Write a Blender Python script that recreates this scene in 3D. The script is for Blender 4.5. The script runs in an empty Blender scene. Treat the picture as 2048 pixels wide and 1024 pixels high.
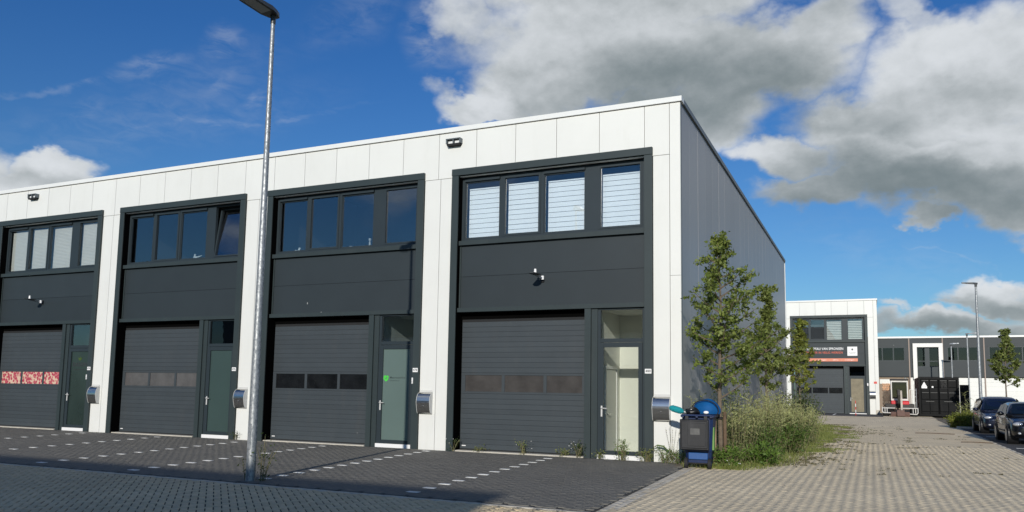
import bpy, math, random
import numpy as np
from mathutils import Vector, Matrix

random.seed(7)
RNG = np.random.default_rng(11)
scene = bpy.context.scene
COL = scene.collection
R = math.radians

# ------------------------------------------------------------------ camera
CAM = np.array((4.1632, -19.0704, 1.6648))
RIGHT = np.array((0.91031, 0.41361, 0.01616))
UPV = np.array((0.02819, -0.10091, 0.99450))
FWD = np.array((-0.41297, 0.90484, 0.10352))
FPX, CX0, CY0 = 1571.89, 1024.0, 616.74          # focal length and principal point of a 2048 px wide picture
cam_d = bpy.data.cameras.new('camera')
cam = bpy.data.objects.new('camera', cam_d)
COL.objects.link(cam)
m = Matrix.Identity(4)
for i in range(3):
    m[i][0], m[i][1], m[i][2], m[i][3] = RIGHT[i], UPV[i], -FWD[i], CAM[i]
cam.matrix_world = m
cam_d.sensor_width = 36.0
cam_d.lens = 27.631
cam_d.shift_y = 0.05114
cam_d.clip_start = 0.1
cam_d.clip_end = 4000
scene.camera = cam

# ------------------------------------------------------------------ sun
SUN = Vector((0.238, -1.0, 0.0)).normalized()
SUN_EL = R(18.0)
SUN = Vector((SUN.x * math.cos(SUN_EL), SUN.y * math.cos(SUN_EL), math.sin(SUN_EL)))
sun_d = bpy.data.lights.new('sun', 'SUN')
sun_d.energy = 3.8
sun_d.angle = R(0.53)
sun_d.color = (1.0, 0.945, 0.86)
sun = bpy.data.objects.new('sun', sun_d)
COL.objects.link(sun)
sun.rotation_euler = (-SUN).to_track_quat('-Z', 'Y').to_euler()
sun.location = (10, -40, 40)

scene.view_settings.view_transform = 'Standard'
scene.view_settings.look = 'None'
scene.view_settings.exposure = 0.0
scene.view_settings.gamma = 1.0
scene.view_settings.use_curve_mapping = False
scene.render.engine = 'CYCLES'
scene.cycles.use_denoising = True
scene.cycles.max_bounces = 8
scene.cycles.transparent_max_bounces = 16


# ------------------------------------------------------------------ node helpers
class NT:
    def __init__(s, tree):
        s.t = tree
        s.n = tree.nodes
        s.l = tree.links

    def new(s, kind, **kw):
        n = s.n.new(kind)
        for k, v in kw.items():
            setattr(n, k, v)
        return n

    def put(s, sock, v):
        if v is None:
            return
        if hasattr(v, 'is_output'):
            s.l.new(v, sock)
        else:
            try:
                sock.default_value = v
            except Exception:
                sock.default_value = (*v, 1.0) if len(v) == 3 else v

    def math(s, op, a, b=None, c=None, clamp=False):
        n = s.new('ShaderNodeMath', operation=op, use_clamp=clamp)
        s.put(n.inputs[0], a)
        s.put(n.inputs[1], b)
        if c is not None:
            s.put(n.inputs[2], c)
        return n.outputs[0]

    def vmath(s, op, a, b=None, scale=None):
        n = s.new('ShaderNodeVectorMath', operation=op)
        s.put(n.inputs[0], a)
        if b is not None:
            s.put(n.inputs[1], b)
        if scale is not None:
            s.put(n.inputs['Scale'], scale)
        return n.outputs['Value'] if op in ('LENGTH', 'DOT_PRODUCT', 'DISTANCE') else n.outputs['Vector']

    def noise(s, vec, scale, detail=4, rough=0.5, dist=0.0, color=False):
        n = s.new('ShaderNodeTexNoise')
        if vec is not None:
            s.put(n.inputs['Vector'], vec)
        n.inputs['Scale'].default_value = scale
        n.inputs['Detail'].default_value = detail
        n.inputs['Roughness'].default_value = rough
        n.inputs['Distortion'].default_value = dist
        return n.outputs['Color'] if color else n.outputs['Fac']

    def ramp(s, v, a, b, lo=0.0, hi=1.0, smooth=True):
        n = s.new('ShaderNodeMapRange', interpolation_type='SMOOTHSTEP' if smooth else 'LINEAR')
        s.put(n.inputs['Value'], v)
        n.inputs['From Min'].default_value = a
        n.inputs['From Max'].default_value = b
        n.inputs['To Min'].default_value = lo
        n.inputs['To Max'].default_value = hi
        return n.outputs[0]

    def mix(s, fac, a, b, blend='MIX'):
        n = s.new('ShaderNodeMix', data_type='RGBA', blend_type=blend)
        s.put(n.inputs[0], fac)
        s.put(n.inputs[6], a)
        s.put(n.inputs[7], b)
        return n.outputs[2]

    def mapping(s, vec, loc=(0, 0, 0), rot=(0, 0, 0), scale=(1, 1, 1), kind='POINT'):
        n = s.new('ShaderNodeMapping', vector_type=kind)
        s.put(n.inputs['Vector'], vec)
        n.inputs['Location'].default_value = loc
        n.inputs['Rotation'].default_value = rot
        n.inputs['Scale'].default_value = scale
        return n.outputs[0]


# ------------------------------------------------------------------ sky with clouds
def azel(u, v):
    d = FWD + RIGHT * (u - CX0) / FPX + UPV * (CY0 - v) / FPX
    d = d / np.linalg.norm(d)
    return math.atan2(d[0], d[1]), math.asin(d[2])


world = bpy.data.worlds.new('World')
scene.world = world
world.use_nodes = True
w = NT(world.node_tree)
w.n.clear()
sky = w.new('ShaderNodeTexSky', sky_type='NISHITA')
sky.sun_disc = False
sky.sun_elevation = SUN_EL
sky.sun_rotation = math.atan2(SUN.x, SUN.y)
sky.altitude = 0
sky.air_density = 1.0
sky.dust_density = 0.35
sky.ozone_density = 2.2
tc = w.new('ShaderNodeTexCoord').outputs['Generated']
sep = w.new('ShaderNodeSeparateXYZ')
w.l.new(tc, sep.inputs[0])
az = w.math('ARCTAN2', sep.outputs[0], sep.outputs[1])
el = w.math('ARCSINE', sep.outputs[2])
uvn = w.new('ShaderNodeCombineXYZ')
w.l.new(az, uvn.inputs[0])
w.l.new(el, uvn.inputs[1])
stretch = w.mapping(tc, scale=(1, 1, 1.5))
warp = w.vmath('SUBTRACT', w.noise(stretch, 9, 5, 0.55, color=True), (0.5, 0.5, 0.5))
warp2 = w.vmath('SUBTRACT', w.noise(stretch, 34, 4, 0.55, color=True), (0.5, 0.5, 0.5))
UV = w.vmath('ADD', uvn.outputs[0], w.vmath('SCALE', warp, scale=0.10))
UV = w.vmath('ADD', UV, w.vmath('SCALE', warp2, scale=0.028))
UVS = w.vmath('ADD', uvn.outputs[0], w.vmath('SCALE', warp, scale=0.07))


def blobs(lst, vec, far_=1.45, near_=0.1):
    acc = None
    for (u, v, a, b, rot, s) in lst:
        u0, v0 = azel(u, v)
        q = w.vmath('LENGTH', w.mapping(vec, (u0, v0, 0), (0, 0, -R(rot)), (a / FPX, b / FPX, 1), 'TEXTURE'))
        f = w.ramp(q, far_, near_, 0.0, s)
        acc = f if acc is None else w.math('MAXIMUM', acc, f)
    return acc


CLOUD = [(1230, 95, 330, 120, 0, 1), (1070, 150, 170, 100, -15, .95), (1490, 125, 220, 105, 5, 1), (1340, 235, 230, 70, 0, 1),
         (985, 222, 150, 38, 12, .95), (1640, 60, 110, 60, 0, .75), (940, 40, 130, 60, 30, .62), (1250, -60, 420, 120, 0, 1),
         (1920, 165, 190, 110, 20, 1), (1760, 265, 180, 85, 15, 1), (1560, 312, 105, 45, 20, .85), (1860, 330, 250, 85, 8, 1),
         (2060, 140, 130, 120, 0, 1), (1640, 385, 150, 40, 0, .85), (2040, 300, 130, 90, 0, 1), (1840, 45, 110, 40, 30, .6),
         (1875, 420, 58, 22, 0, .9), (2020, 420, 75, 60, 25, .9), (2040, 590, 90, 36, 0, .95), (1990, 605, 60, 20, 0, .8),
         (1910, 652, 150, 26, 0, .9), (1790, 662, 80, 16, 0, .7), (2060, 662, 110, 20, 0, .8), (1800, 622, 45, 10, 0, .6),
         (88, 345, 100, 40, -8, 1), (40, 372, 70, 30, 0, .9), (150, 372, 70, 22, 0, .85),
         (-140, 330, 120, 60, 0, .9), (2300, 300, 260, 160, 0, 1), (2350, 620, 240, 40, 0, .9)]
DARK = [(1370, 175, 380, 110, 0, .85), (1560, 190, 210, 100, 20, .7), (1300, 225, 300, 70, 0, .6), (1480, 60, 300, 90, 0, .35),
        (1860, 378, 380, 85, 12, .95), (1660, 415, 260, 65, 0, .8), (1780, 270, 230, 80, 25, .35), (1990, 200, 160, 60, 10, .3),
        (2030, 445, 110, 55, 0, .65), (1875, 436, 70, 22, 0, .5), (2040, 612, 120, 34, 0, .7), (1900, 672, 300, 36, 0, .75),
        (1100, 130, 300, 120, 0, .28), (80, 370, 110, 22, 0, .35), (1240, -20, 400, 90, 0, .25)]
BRIGHT = [(1500, 300, 60, 30, 10, 1), (1650, 200, 70, 30, 25, .8), (1750, 130, 110, 50, 10, 1), (1870, 120, 80, 50, 0, .8), (1080, 70, 110, 60, 0, .6), (980, 205, 70, 30, 20, 1),
          (1900, 300, 200, 22, 12, .7), (1120, 150, 90, 50, 0, .5), (80, 335, 70, 24, 0, .7), (1900, 632, 70, 14, 0, .8), (2020, 570, 50, 16, 0, .7), (1960, 250, 90, 40, 0, .4)]
WISP = [(455, 85, 50, 30, -30, .26), (300, 140, 90, 16, -30, .20), (430, 175, 70, 22, -55, .18), (505, 195, 34, 15, -45, .26), (420, 160, 150, 60, -30, .09),
        (200, 165, 210, 6, -13, .18), (430, 250, 260, 7, -12, .17), (330, 240, 300, 60, -15, .10), (870, 70, 80, 60, 50, .35),
        (180, 210, 60, 22, -20, .14), (1905, 505, 110, 3, 28, .16), (1760, 500, 200, 60, 20, .08), (700, 20, 120, 50, -30, .10)]
dens = w.math('MULTIPLY', blobs(CLOUD, UV, 1.40, 0.35), 1.28)
fbm = w.noise(stretch, 10, 9, 0.52)
fbm_fine = w.noise(stretch, 30, 7, 0.6)
body = w.math('MULTIPLY_ADD', w.math('SUBTRACT', fbm, 0.5), 0.85, dens)
body = w.math('MULTIPLY_ADD', w.math('SUBTRACT', fbm_fine, 0.5), 0.26, body)
mask_in = w.ramp(body, 0.22, 1.02)
# the same kind of broken cloud everywhere else in the sky
lowf = w.noise(w.mapping(tc, (3.1, 1.7, 0.4), scale=(1, 1, 2.0)), 2.1, 9, 0.55)
c0 = azel(1024, 380)
inview = w.ramp(w.vmath('LENGTH', w.mapping(uvn.outputs[0], (c0[0], c0[1], 0), (0, 0, 0), (.72, .40, 1), 'TEXTURE')), 1.25, 0.95)
above = w.ramp(el, 0.0, 0.06)
mask_out = w.math('MULTIPLY', w.math('MULTIPLY', w.ramp(lowf, 0.54, 0.68), 0.85), w.math('MULTIPLY', w.math('SUBTRACT', 1.0, inview), above))
mask = w.math('MAXIMUM', mask_in, mask_out)
wisp = w.math('MULTIPLY', blobs(WISP, UVS), w.ramp(w.noise(w.mapping(tc, scale=(1, 1, 2.5)), 26, 6, 0.6, 0.6), 0.30, 0.72))
# relief of the cloud tops: the same noise read a little towards the light
off = w.vmath('ADD', stretch, (0.012, -0.02, 0.034))
relief = w.math('SUBTRACT', fbm, w.noise(off, 10, 9, 0.52))
relief2 = w.math('SUBTRACT', fbm_fine, w.noise(w.vmath('ADD', stretch, (0.004, -0.006, 0.012)), 30, 7, 0.6))
dk = blobs(DARK, UVS)
dk = w.math('ADD', dk, w.math('MULTIPLY', w.math('SUBTRACT', fbm, 0.5), 0.32))
dk = w.math('MULTIPLY_ADD', relief, -1.0, dk)
dk = w.math('MULTIPLY_ADD', relief2, -0.45, dk)
dk = w.math('ADD', dk, w.math('MULTIPLY', mask_out, 0.25))
thick = w.ramp(body, 0.5, 1.5)
dk = w.math('ADD', dk, w.math('MULTIPLY', thick, 0.16))
dk = w.math('SUBTRACT', dk, w.math('MULTIPLY', blobs(BRIGHT, UV), 0.40))
dk = w.ramp(dk, -0.38, 1.30)
ccol = w.new('ShaderNodeValToRGB')
w.l.new(dk, ccol.inputs[0])
cr = ccol.color_ramp
cr.elements[0].position = 0.0
cr.elements[0].color = (0.73, 0.76, 0.79, 1)
cr.elements[1].position = 1.0
cr.elements[1].color = (0.185, 0.225, 0.235, 1)
e_ = cr.elements.new(0.48)
e_.color = (0.44, 0.475, 0.49, 1)
bg_sky = w.new('ShaderNodeBackground')
SKYTINT = w.mix(1.0, sky.outputs[0], w.mix(w.ramp(el, 0.02, 0.42, smooth=False), (0.52, 0.79, 1.0, 1), (0.26, 0.63, 1.10, 1)), 'MULTIPLY')
w.l.new(SKYTINT, bg_sky.inputs['Color'])
bg_sky.inputs['Strength'].default_value = 0.092
bg_cl = w.new('ShaderNodeBackground')
w.l.new(ccol.outputs[0], bg_cl.inputs['Color'])
bg_cl.inputs['Strength'].default_value = 1.0
mx = w.new('ShaderNodeMixShader')
w.l.new(w.math('MAXIMUM', w.math('MULTIPLY', mask, 0.97), wisp), mx.inputs[0])
w.l.new(bg_sky.outputs[0], mx.inputs[1])
w.l.new(bg_cl.outputs[0], mx.inputs[2])
wo = w.new('ShaderNodeOutputWorld')
w.l.new(mx.outputs[0], wo.inputs[0])
try:
    world.cycles.sampling_method = 'MANUAL'
    world.cycles.sample_map_resolution = 512
except Exception:
    pass


# ------------------------------------------------------------------ materials
def mat(name, col, rough=0.5, metal=0.0, var=0.12, scale=2.0, bump=0.0, bscale=60.0, spec=0.5, island=0.0, stretchz=1.0,
        coat=0.0, dirt=None, dirtamt=0.0, panel=0.0, specks=0.0):
    mt = bpy.data.materials.new(name)
    mt.use_nodes = True
    t = NT(mt.node_tree)
    p = t.n['Principled BSDF']
    geo = t.new('ShaderNodeNewGeometry')
    vec = geo.outputs['Position']
    if stretchz != 1.0:
        vec = t.mapping(vec, scale=(1, 1, stretchz))
    f = t.noise(vec, scale, 5, 0.6)
    k = t.ramp(f, 0.25, 0.75, 1 - var, 1 + var, smooth=False)
    c = t.mix(1.0, (*col, 1), t.vmath('SCALE', (1, 1, 1), scale=k), 'MULTIPLY')
    if island:
        k2 = t.ramp(geo.outputs['Random Per Island'], 0, 1, 1 - island, 1 + island, smooth=False)
        c = t.mix(1.0, c, t.vmath('SCALE', (1, 1, 1), scale=k2), 'MULTIPLY')
    if dirt:
        g = t.ramp(t.noise(t.mapping(geo.outputs['Position'], scale=(1, 1, .18)), 3.2, 8, 0.65), 0.48, 0.8, 0, dirtamt)
        c = t.mix(g, c, (*dirt, 1))
    if panel:
        oi = t.new('ShaderNodeObjectInfo')
        c = t.mix(1.0, c, t.vmath('SCALE', (1, 1, 1), scale=t.ramp(oi.outputs['Random'], 0, 1, 1 - panel, 1 + panel, smooth=False)), 'MULTIPLY')
    if specks:
        vo = t.new('ShaderNodeTexVoronoi')
        t.l.new(t.mapping(geo.outputs['Position'], scale=(1, 1, .45)), vo.inputs['Vector'])
        vo.inputs['Scale'].default_value = 2.1
        sepc = t.new('ShaderNodeSeparateColor')
        t.l.new(vo.outputs['Color'], sepc.inputs[0])
        sp_ = t.math('MULTIPLY', t.ramp(vo.outputs['Distance'], .040, .022), t.ramp(sepc.outputs[0], .80, .84))
        c = t.mix(t.math('MULTIPLY', sp_, specks), c, (.55, .55, .53, 1))
    t.l.new(c, p.inputs['Base Color'])
    p.inputs['Roughness'].default_value = rough
    p.inputs['Metallic'].default_value = metal
    p.inputs['Specular IOR Level'].default_value = spec
    if coat:
        p.inputs['Coat Weight'].default_value = coat
        p.inputs['Coat Roughness'].default_value = 0.03
    if bump:
        b = t.new('ShaderNodeBump')
        b.inputs['Strength'].default_value = bump
        b.inputs['Distance'].default_value = 0.01
        t.l.new(t.noise(geo.outputs['Position'], bscale, 4, 0.6), b.inputs['Height'])
        t.l.new(b.outputs[0], p.inputs['Normal'])
    return mt


def paver_mat(name, col, var, stain, stain_amt, rough=0.85):
    mt = bpy.data.materials.new(name)
    mt.use_nodes = True
    t = NT(mt.node_tree)
    p = t.n['Principled BSDF']
    geo = t.new('ShaderNodeNewGeometry')
    oi = t.new('ShaderNodeObjectInfo')
    rnd = t.math('FRACT', t.math('ADD', geo.outputs['Random Per Island'], oi.outputs['Random']))
    k = t.ramp(rnd, 0, 1, 1 - var, 1 + var, smooth=False)
    big = t.ramp(t.noise(geo.outputs['Position'], 0.55, 6, 0.6), 0.3, 0.7, 0.90, 1.10, smooth=False)
    fine = t.ramp(t.noise(geo.outputs['Position'], 130, 3, 0.7), 0.2, 0.8, 0.86, 1.14, smooth=False)
    k = t.math('MULTIPLY', t.math('MULTIPLY', k, big), fine)
    c = t.mix(1.0, (*col, 1), t.vmath('SCALE', (1, 1, 1), scale=k), 'MULTIPLY')
    g = t.ramp(t.noise(geo.outputs['Position'], 1.7, 8, 0.7), 0.5, 0.78, 0, stain_amt)
    c = t.mix(g, c, (*stain, 1))
    t.l.new(c, p.inputs['Base Color'])
    p.inputs['Roughness'].default_value = rough
    p.inputs['Specular IOR Level'].default_value = 0.3
    b = t.new('ShaderNodeBump')
    b.inputs['Strength'].default_value = 0.35
    b.inputs['Distance'].default_value = 0.004
    t.l.new(t.noise(geo.outputs['Position'], 160, 3, 0.7), b.inputs['Height'])
    t.l.new(b.outputs[0], p.inputs['Normal'])
    return mt


def far_paving_mat(name, col, stain):
    """small concrete pavers too far away to tell apart: colour, joints and relief as a texture"""
    mt = bpy.data.materials.new(name)
    mt.use_nodes = True
    t = NT(mt.node_tree)
    p = t.n['Principled BSDF']
    geo = t.new('ShaderNodeNewGeometry')
    br = t.new('ShaderNodeTexBrick')
    t.l.new(geo.outputs['Position'], br.inputs['Vector'])
    br.inputs['Scale'].default_value = 1.0
    br.inputs['Brick Width'].default_value = 0.21
    br.inputs['Row Height'].default_value = 0.105
    br.inputs['Mortar Size'].default_value = 0.006
    br.inputs['Color1'].default_value = (*[x * .92 for x in col], 1)
    br.inputs['Color2'].default_value = (*[x * 1.08 for x in col], 1)
    br.inputs['Mortar'].default_value = (*[x * .62 for x in col], 1)
    big = t.ramp(t.noise(geo.outputs['Position'], 0.55, 6, 0.6), 0.3, 0.7, 0.88, 1.1, smooth=False)
    c = t.mix(1.0, br.outputs['Color'], t.vmath('SCALE', (1, 1, 1), scale=big), 'MULTIPLY')
    g = t.ramp(t.noise(t.mapping(geo.outputs['Position'], scale=(.6, 1, 1)), 1.1, 9, 0.72), 0.50, 0.85, 0, .45)
    c = t.mix(g, c, (*stain, 1))
    t.l.new(c, p.inputs['Base Color'])
    p.inputs['Roughness'].default_value = 0.9
    p.inputs['Specular IOR Level'].default_value = 0.3
    b = t.new('ShaderNodeBump')
    b.inputs['Strength'].default_value = 0.3
    b.inputs['Distance'].default_value = 0.006
    h = t.math('ADD', t.math('MULTIPLY', br.outputs['Fac'], -1.0), t.math('MULTIPLY', t.noise(geo.outputs['Position'], 6, 4, .6), 1.4))
    t.l.new(h, b.inputs['Height'])
    t.l.new(b.outputs[0], p.inputs['Normal'])
    return mt


def glass_mat(name, tint=(0.55, 0.6, 0.6), refl=0.22, rough=0.0):
    """window glass: a share mirrored by angle, the rest seen through the tinted pane"""
    mt = bpy.data.materials.new(name)
    mt.use_nodes = True
    t = NT(mt.node_tree)
    t.n.clear()
    tr = t.new('ShaderNodeBsdfTransparent')
    tr.inputs[0].default_value = (*tint, 1)
    gl = t.new('ShaderNodeBsdfGlossy')
    gl.inputs['Roughness'].default_value = rough
    gl.inputs['Color'].default_value = (0.95, 0.97, 1, 1)
    lw = t.new('ShaderNodeFresnel')
    gb = t.new('ShaderNodeNewGeometry').outputs['Backfacing']
    t.l.new(t.math('MULTIPLY_ADD', gb, 1 / 1.5 - 1.5, 1.5), lw.inputs['IOR'])
    wob = t.new('ShaderNodeBump')
    wob.inputs['Strength'].default_value = 0.04
    wob.inputs['Distance'].default_value = 0.02
    geo = t.new('ShaderNodeNewGeometry')
    t.l.new(t.noise(geo.outputs['Position'], 1.6, 2, .5), wob.inputs['Height'])
    t.l.new(wob.outputs[0], gl.inputs['Normal'])
    f = t.math('ADD', lw.outputs[0], refl, clamp=True)
    mxs = t.new('ShaderNodeMixShader')
    t.l.new(f, mxs.inputs[0])
    t.l.new(tr.outputs[0], mxs.inputs[1])
    t.l.new(gl.outputs[0], mxs.inputs[2])
    o = t.new('ShaderNodeOutputMaterial')
    t.l.new(mxs.outputs[0], o.inputs[0])
    return mt


def leaf_mat(name, col, col2, trans=0.35, var=0.35):
    mt = bpy.data.materials.new(name)
    mt.use_nodes = True
    t = NT(mt.node_tree)
    t.n.clear()
    geo = t.new('ShaderNodeNewGeometry')
    c = t.mix(geo.outputs['Random Per Island'], (*col, 1), (*col2, 1))
    k = t.ramp(t.noise(geo.outputs['Position'], 2.3, 3, .5), 0.25, 0.75, 1 - var, 1 + var, smooth=False)
    c = t.mix(1.0, c, t.vmath('SCALE', (1, 1, 1), scale=k), 'MULTIPLY')
    p = t.new('ShaderNodeBsdfPrincipled')
    t.l.new(c, p.inputs['Base Color'])
    p.inputs['Roughness'].default_value = 0.55
    p.inputs['Specular IOR Level'].default_value = 0.4
    tl = t.new('ShaderNodeBsdfTranslucent')
    t.l.new(t.mix(1.0, c, (1.3, 1.35, .7, 1), 'MULTIPLY'), tl.inputs[0])
    mxs = t.new('ShaderNodeMixShader')
    mxs.inputs[0].default_value = trans
    t.l.new(p.outputs[0], mxs.inputs[1])
    t.l.new(tl.outputs[0], mxs.inputs[2])
    o = t.new('ShaderNodeOutputMaterial')
    t.l.new(mxs.outputs[0], o.inputs[0])
    return mt


def floral_mat():
    """red and white patterned paper behind the small door windows"""
    mt = bpy.data.materials.new('patterned_paper')
    mt.use_nodes = True
    t = NT(mt.node_tree)
    p = t.n['Principled BSDF']
    geo = t.new('ShaderNodeNewGeometry')
    v = t.new('ShaderNodeTexVoronoi')
    t.l.new(geo.outputs['Position'], v.inputs['Vector'])
    v.inputs['Scale'].default_value = 11.0
    g = t.ramp(v.outputs['Distance'], 0.42, 0.70)
    c = t.mix(g, (0.40, 0.05, 0.085, 1), (0.62, 0.45, 0.33, 1))
    t.l.new(c, p.inputs['Base Color'])
    p.inputs['Roughness'].default_value = 0.35
    return mt


M = {}
M['white'] = mat('white_facade_coating', (0.70, 0.705, 0.67), 0.45, var=0.03, scale=0.7, dirt=(.55, .55, .49), dirtamt=.22, panel=.018)
M['white_trim'] = mat('white_trim_coating', (0.72, 0.73, 0.71), 0.4, var=0.02)
M['joint'] = mat('dark_joint', (0.10, 0.10, 0.10), 0.8, var=0.1)
M['anthracite'] = mat('anthracite_coating', (0.031, 0.043, 0.045), 0.45, spec=.3, panel=.04, var=0.07, scale=1.5, dirt=(.065, .07, .068), dirtamt=.22)
M['spandrel'] = mat('anthracite_panel', (0.027, 0.036, 0.041), 0.5, spec=.3, panel=.06, specks=.6, var=0.06, scale=1.2, bump=0.04, bscale=25)
M['slat'] = mat('roller_door_coating', (0.046, 0.056, 0.063), 0.5, spec=.3, panel=.05, specks=.5, var=0.06, scale=2.5, bump=0.12, bscale=140, dirt=(.075, .076, .074), dirtamt=.25)
M['frame'] = mat('window_frame_coating', (0.026, 0.036, 0.042), 0.4, spec=.3, var=0.05)
M['black_rubber'] = mat('black_rubber', (0.009, 0.010, 0.011), 0.8, var=0.1)
M['grey_wall'] = mat('grey_side_cladding', (0.285, 0.288, 0.288), 0.38, panel=.045, var=0.05, scale=.5, stretchz=.15)
M['dark_trim'] = mat('dark_grey_trim', (0.11, 0.13, 0.14), 0.45, var=0.05)
M['roof'] = mat('roof_felt', (0.09, 0.09, 0.09), 0.9, var=0.15)
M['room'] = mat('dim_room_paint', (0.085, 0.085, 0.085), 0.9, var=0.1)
M['lobby'] = mat('white_lobby_paint', (0.77, 0.77, 0.71), 0.7, var=0.03)
M['lobby_floor'] = mat('grey_floor_tiles', (0.30, 0.30, 0.28), 0.4, var=0.1)
M['pane'] = glass_mat('window_glass', (0.78, 0.82, 0.83), 0.085)
M['pane_blind'] = glass_mat('clear_window_glass', (0.94, 0.96, 0.965), 0.045)
M['pane_dark'] = glass_mat('dark_window_glass', (0.30, 0.32, 0.32), 0.0)
M['pane_clear'] = glass_mat('clear_glass', (0.93, 0.945, 0.93), 0.03)
M['frosted_dark'] = mat('dark_green_frosted_glass', (0.022, 0.036, 0.032), 0.18, var=0.25, scale=1.0, spec=0.6)
M['frosted_mid'] = mat('green_frosted_glass', (0.040, 0.066, 0.062), 0.25, var=0.08, scale=.6, spec=0.5)
M['frosted_pale'] = mat('pale_green_frosted_glass', (0.105, 0.150, 0.138), 0.28, var=0.06, scale=.6, spec=0.5)
M['frosted_brown_refl'] = mat('frosted_brown_reflection', (0.20, 0.17, 0.11), 0.3, var=0.35, scale=2.2, spec=0.5)  # frosted pane whose brown is a reflection painted into the colour
M['acrylic_brown_refl'] = mat('acrylic_brown_reflection', (0.060, 0.056, 0.053), 0.16, var=0.3, scale=2.5)  # milky door panes with a brownish reflection put into the colour
M['acrylic_grey'] = mat('dull_grey_acrylic', (0.090, 0.086, 0.086), 0.2, var=0.25, scale=2.5)
M['acrylic_black'] = mat('black_acrylic', (0.010, 0.011, 0.012), 0.12, var=0.5, scale=3)
M['floral'] = floral_mat()
M['blind_white'] = mat('white_blind_fabric', (0.80, 0.84, 0.86), 0.8, var=0.03)
M['blind_grey'] = mat('grey_beige_pleated_blind', (0.55, 0.54, 0.49), 0.85, var=0.05)
M['blind_dark'] = mat('dark_blind_fabric', (0.05, 0.05, 0.05), 0.8, var=0.05)
M['shade_black'] = mat('brush_and_shade_black', (0.003, 0.003, 0.003), 1.0, spec=0.0)  # near-black: recess shade put into the colour of reveals, soffits and brush headers
M['concrete'] = mat('pale_concrete', (0.50, 0.47, 0.40), 0.85, var=0.12, scale=6, bump=.2, bscale=90)
M['galv'] = None
M['steel'] = mat('brushed_stainless', (0.62, 0.61, 0.58), 0.24, 1.0, var=0.06, scale=8)
M['alloy_paint'] = mat('pale_grey_metal_paint', (0.55, 0.55, 0.53), 0.4, var=.04)
M['chrome'] = mat('satin_chrome', (0.7, 0.7, 0.7), 0.2, 1.0, var=0.03)
M['plate_white'] = mat('white_plastic', (0.78, 0.78, 0.77), 0.35, var=0.02)
M['ink'] = mat('dark_ink', (0.03, 0.03, 0.035), 0.6, var=0.05)
M['led_head'] = mat('dark_grey_cast_aluminium', (0.055, 0.060, 0.062), 0.42, .2, var=0.1)
M['led_glass'] = mat('lamp_lens', (0.33, 0.34, 0.33), 0.2, var=0.05)
M['green_ink'] = mat('green_logo_film', (0.07, 0.52, 0.06), 0.45, var=0.03)
M['grey_ink'] = mat('grey_letter_film', (0.045, 0.065, 0.06), 0.5, var=0.03)
M['white_ink'] = mat('white_letter', (0.82, 0.82, 0.82), 0.5, var=0.02)
M['orange_ink'] = mat('orange_red_letter', (0.62, 0.105, 0.05), 0.5, var=0.03)
M['orange_strip'] = mat('orange_strip_film', (0.66, 0.22, 0.13), 0.5, var=0.05)
M['dark_pave'] = paver_mat('dark_grey_paver', (0.160, 0.152, 0.133), 0.05, (0.20, 0.19, 0.165), .55)
M['road_pave'] = paver_mat('grey_brown_paver', (0.60, 0.485, 0.31), 0.08, (0.48, 0.39, 0.25), .4)
M['yard_pave'] = paver_mat('pale_buff_paver', (0.71, 0.595, 0.41), 0.06, (0.60, 0.50, 0.35), .45)
M['border_pave'] = paver_mat('pale_border_paver', (0.55, 0.50, 0.41), 0.08, (0.44, 0.40, 0.31), .3)
M['white_pave'] = paver_mat('white_painted_paver', (0.80, 0.79, 0.74), 0.03, (0.66, 0.65, 0.60), .4, .6)
M['joint_sand'] = mat('joint_sand', (0.045, 0.043, 0.037), 0.95, var=0.3, scale=5)
M['joint_sand_pale'] = mat('pale_joint_sand', (0.60, 0.50, 0.345), 0.95, var=0.3, scale=5)
M['far_yard'] = far_paving_mat('far_buff_paving', (0.78, 0.65, 0.445), (0.66, 0.55, 0.38))
M['earth'] = mat('rough_earth', (0.16, 0.13, 0.09), 0.95, var=0.3, scale=1.5)
M['asphalt'] = mat('asphalt', (0.052, 0.052, 0.054), 0.9, var=0.2, scale=3, bump=.4, bscale=150)
M['line_white'] = mat('white_road_paint', (0.72, 0.72, 0.69), 0.7, var=0.12, scale=8)
M['bark'] = mat('grey_brown_bark', (0.135, 0.105, 0.075), 0.9, var=0.3, scale=12, bump=.5, bscale=70)
M['stake'] = mat('weathered_stake_wood', (0.33, 0.23, 0.145), 0.85, var=0.25, scale=9, bump=.3, bscale=60)
M['stake_dark'] = mat('dark_stake_wood', (0.115, 0.075, 0.045), 0.85, var=0.25, scale=9, bump=.3, bscale=60)
M['leaf'] = leaf_mat('tree_leaf', (0.105, 0.150, 0.028), (0.23, 0.27, 0.066))
M['leaf2'] = leaf_mat('paler_tree_leaf', (0.115, 0.150, 0.036), (0.215, 0.25, 0.07))
M['leaf_low'] = leaf_mat('low_leaf', (0.085, 0.155, 0.026), (0.16, 0.25, 0.045))
M['leaf_dark'] = leaf_mat('dark_shrub_leaf', (0.045, 0.075, 0.022), (0.085, 0.115, 0.034))
M['leaf_mid'] = leaf_mat('mid_green_leaf', (0.070, 0.125, 0.024), (0.13, 0.19, 0.045))
M['leaf_grey'] = leaf_mat('grey_green_leaf', (0.135, 0.165, 0.065), (0.23, 0.25, 0.10))
M['plume'] = leaf_mat('dry_plume', (0.29, 0.325, 0.14), (0.44, 0.445, 0.21), .3, .25)
M['grass'] = leaf_mat('grass_blade', (0.13, 0.175, 0.04), (0.26, 0.27, 0.085), .35)
M['moss'] = leaf_mat('joint_weed', (0.060, 0.056, 0.028), (0.14, 0.125, 0.055), .2)
M['bush_yel'] = leaf_mat('yellow_green_leaf', (0.13, 0.165, 0.026), (0.24, 0.25, 0.05))
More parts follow.
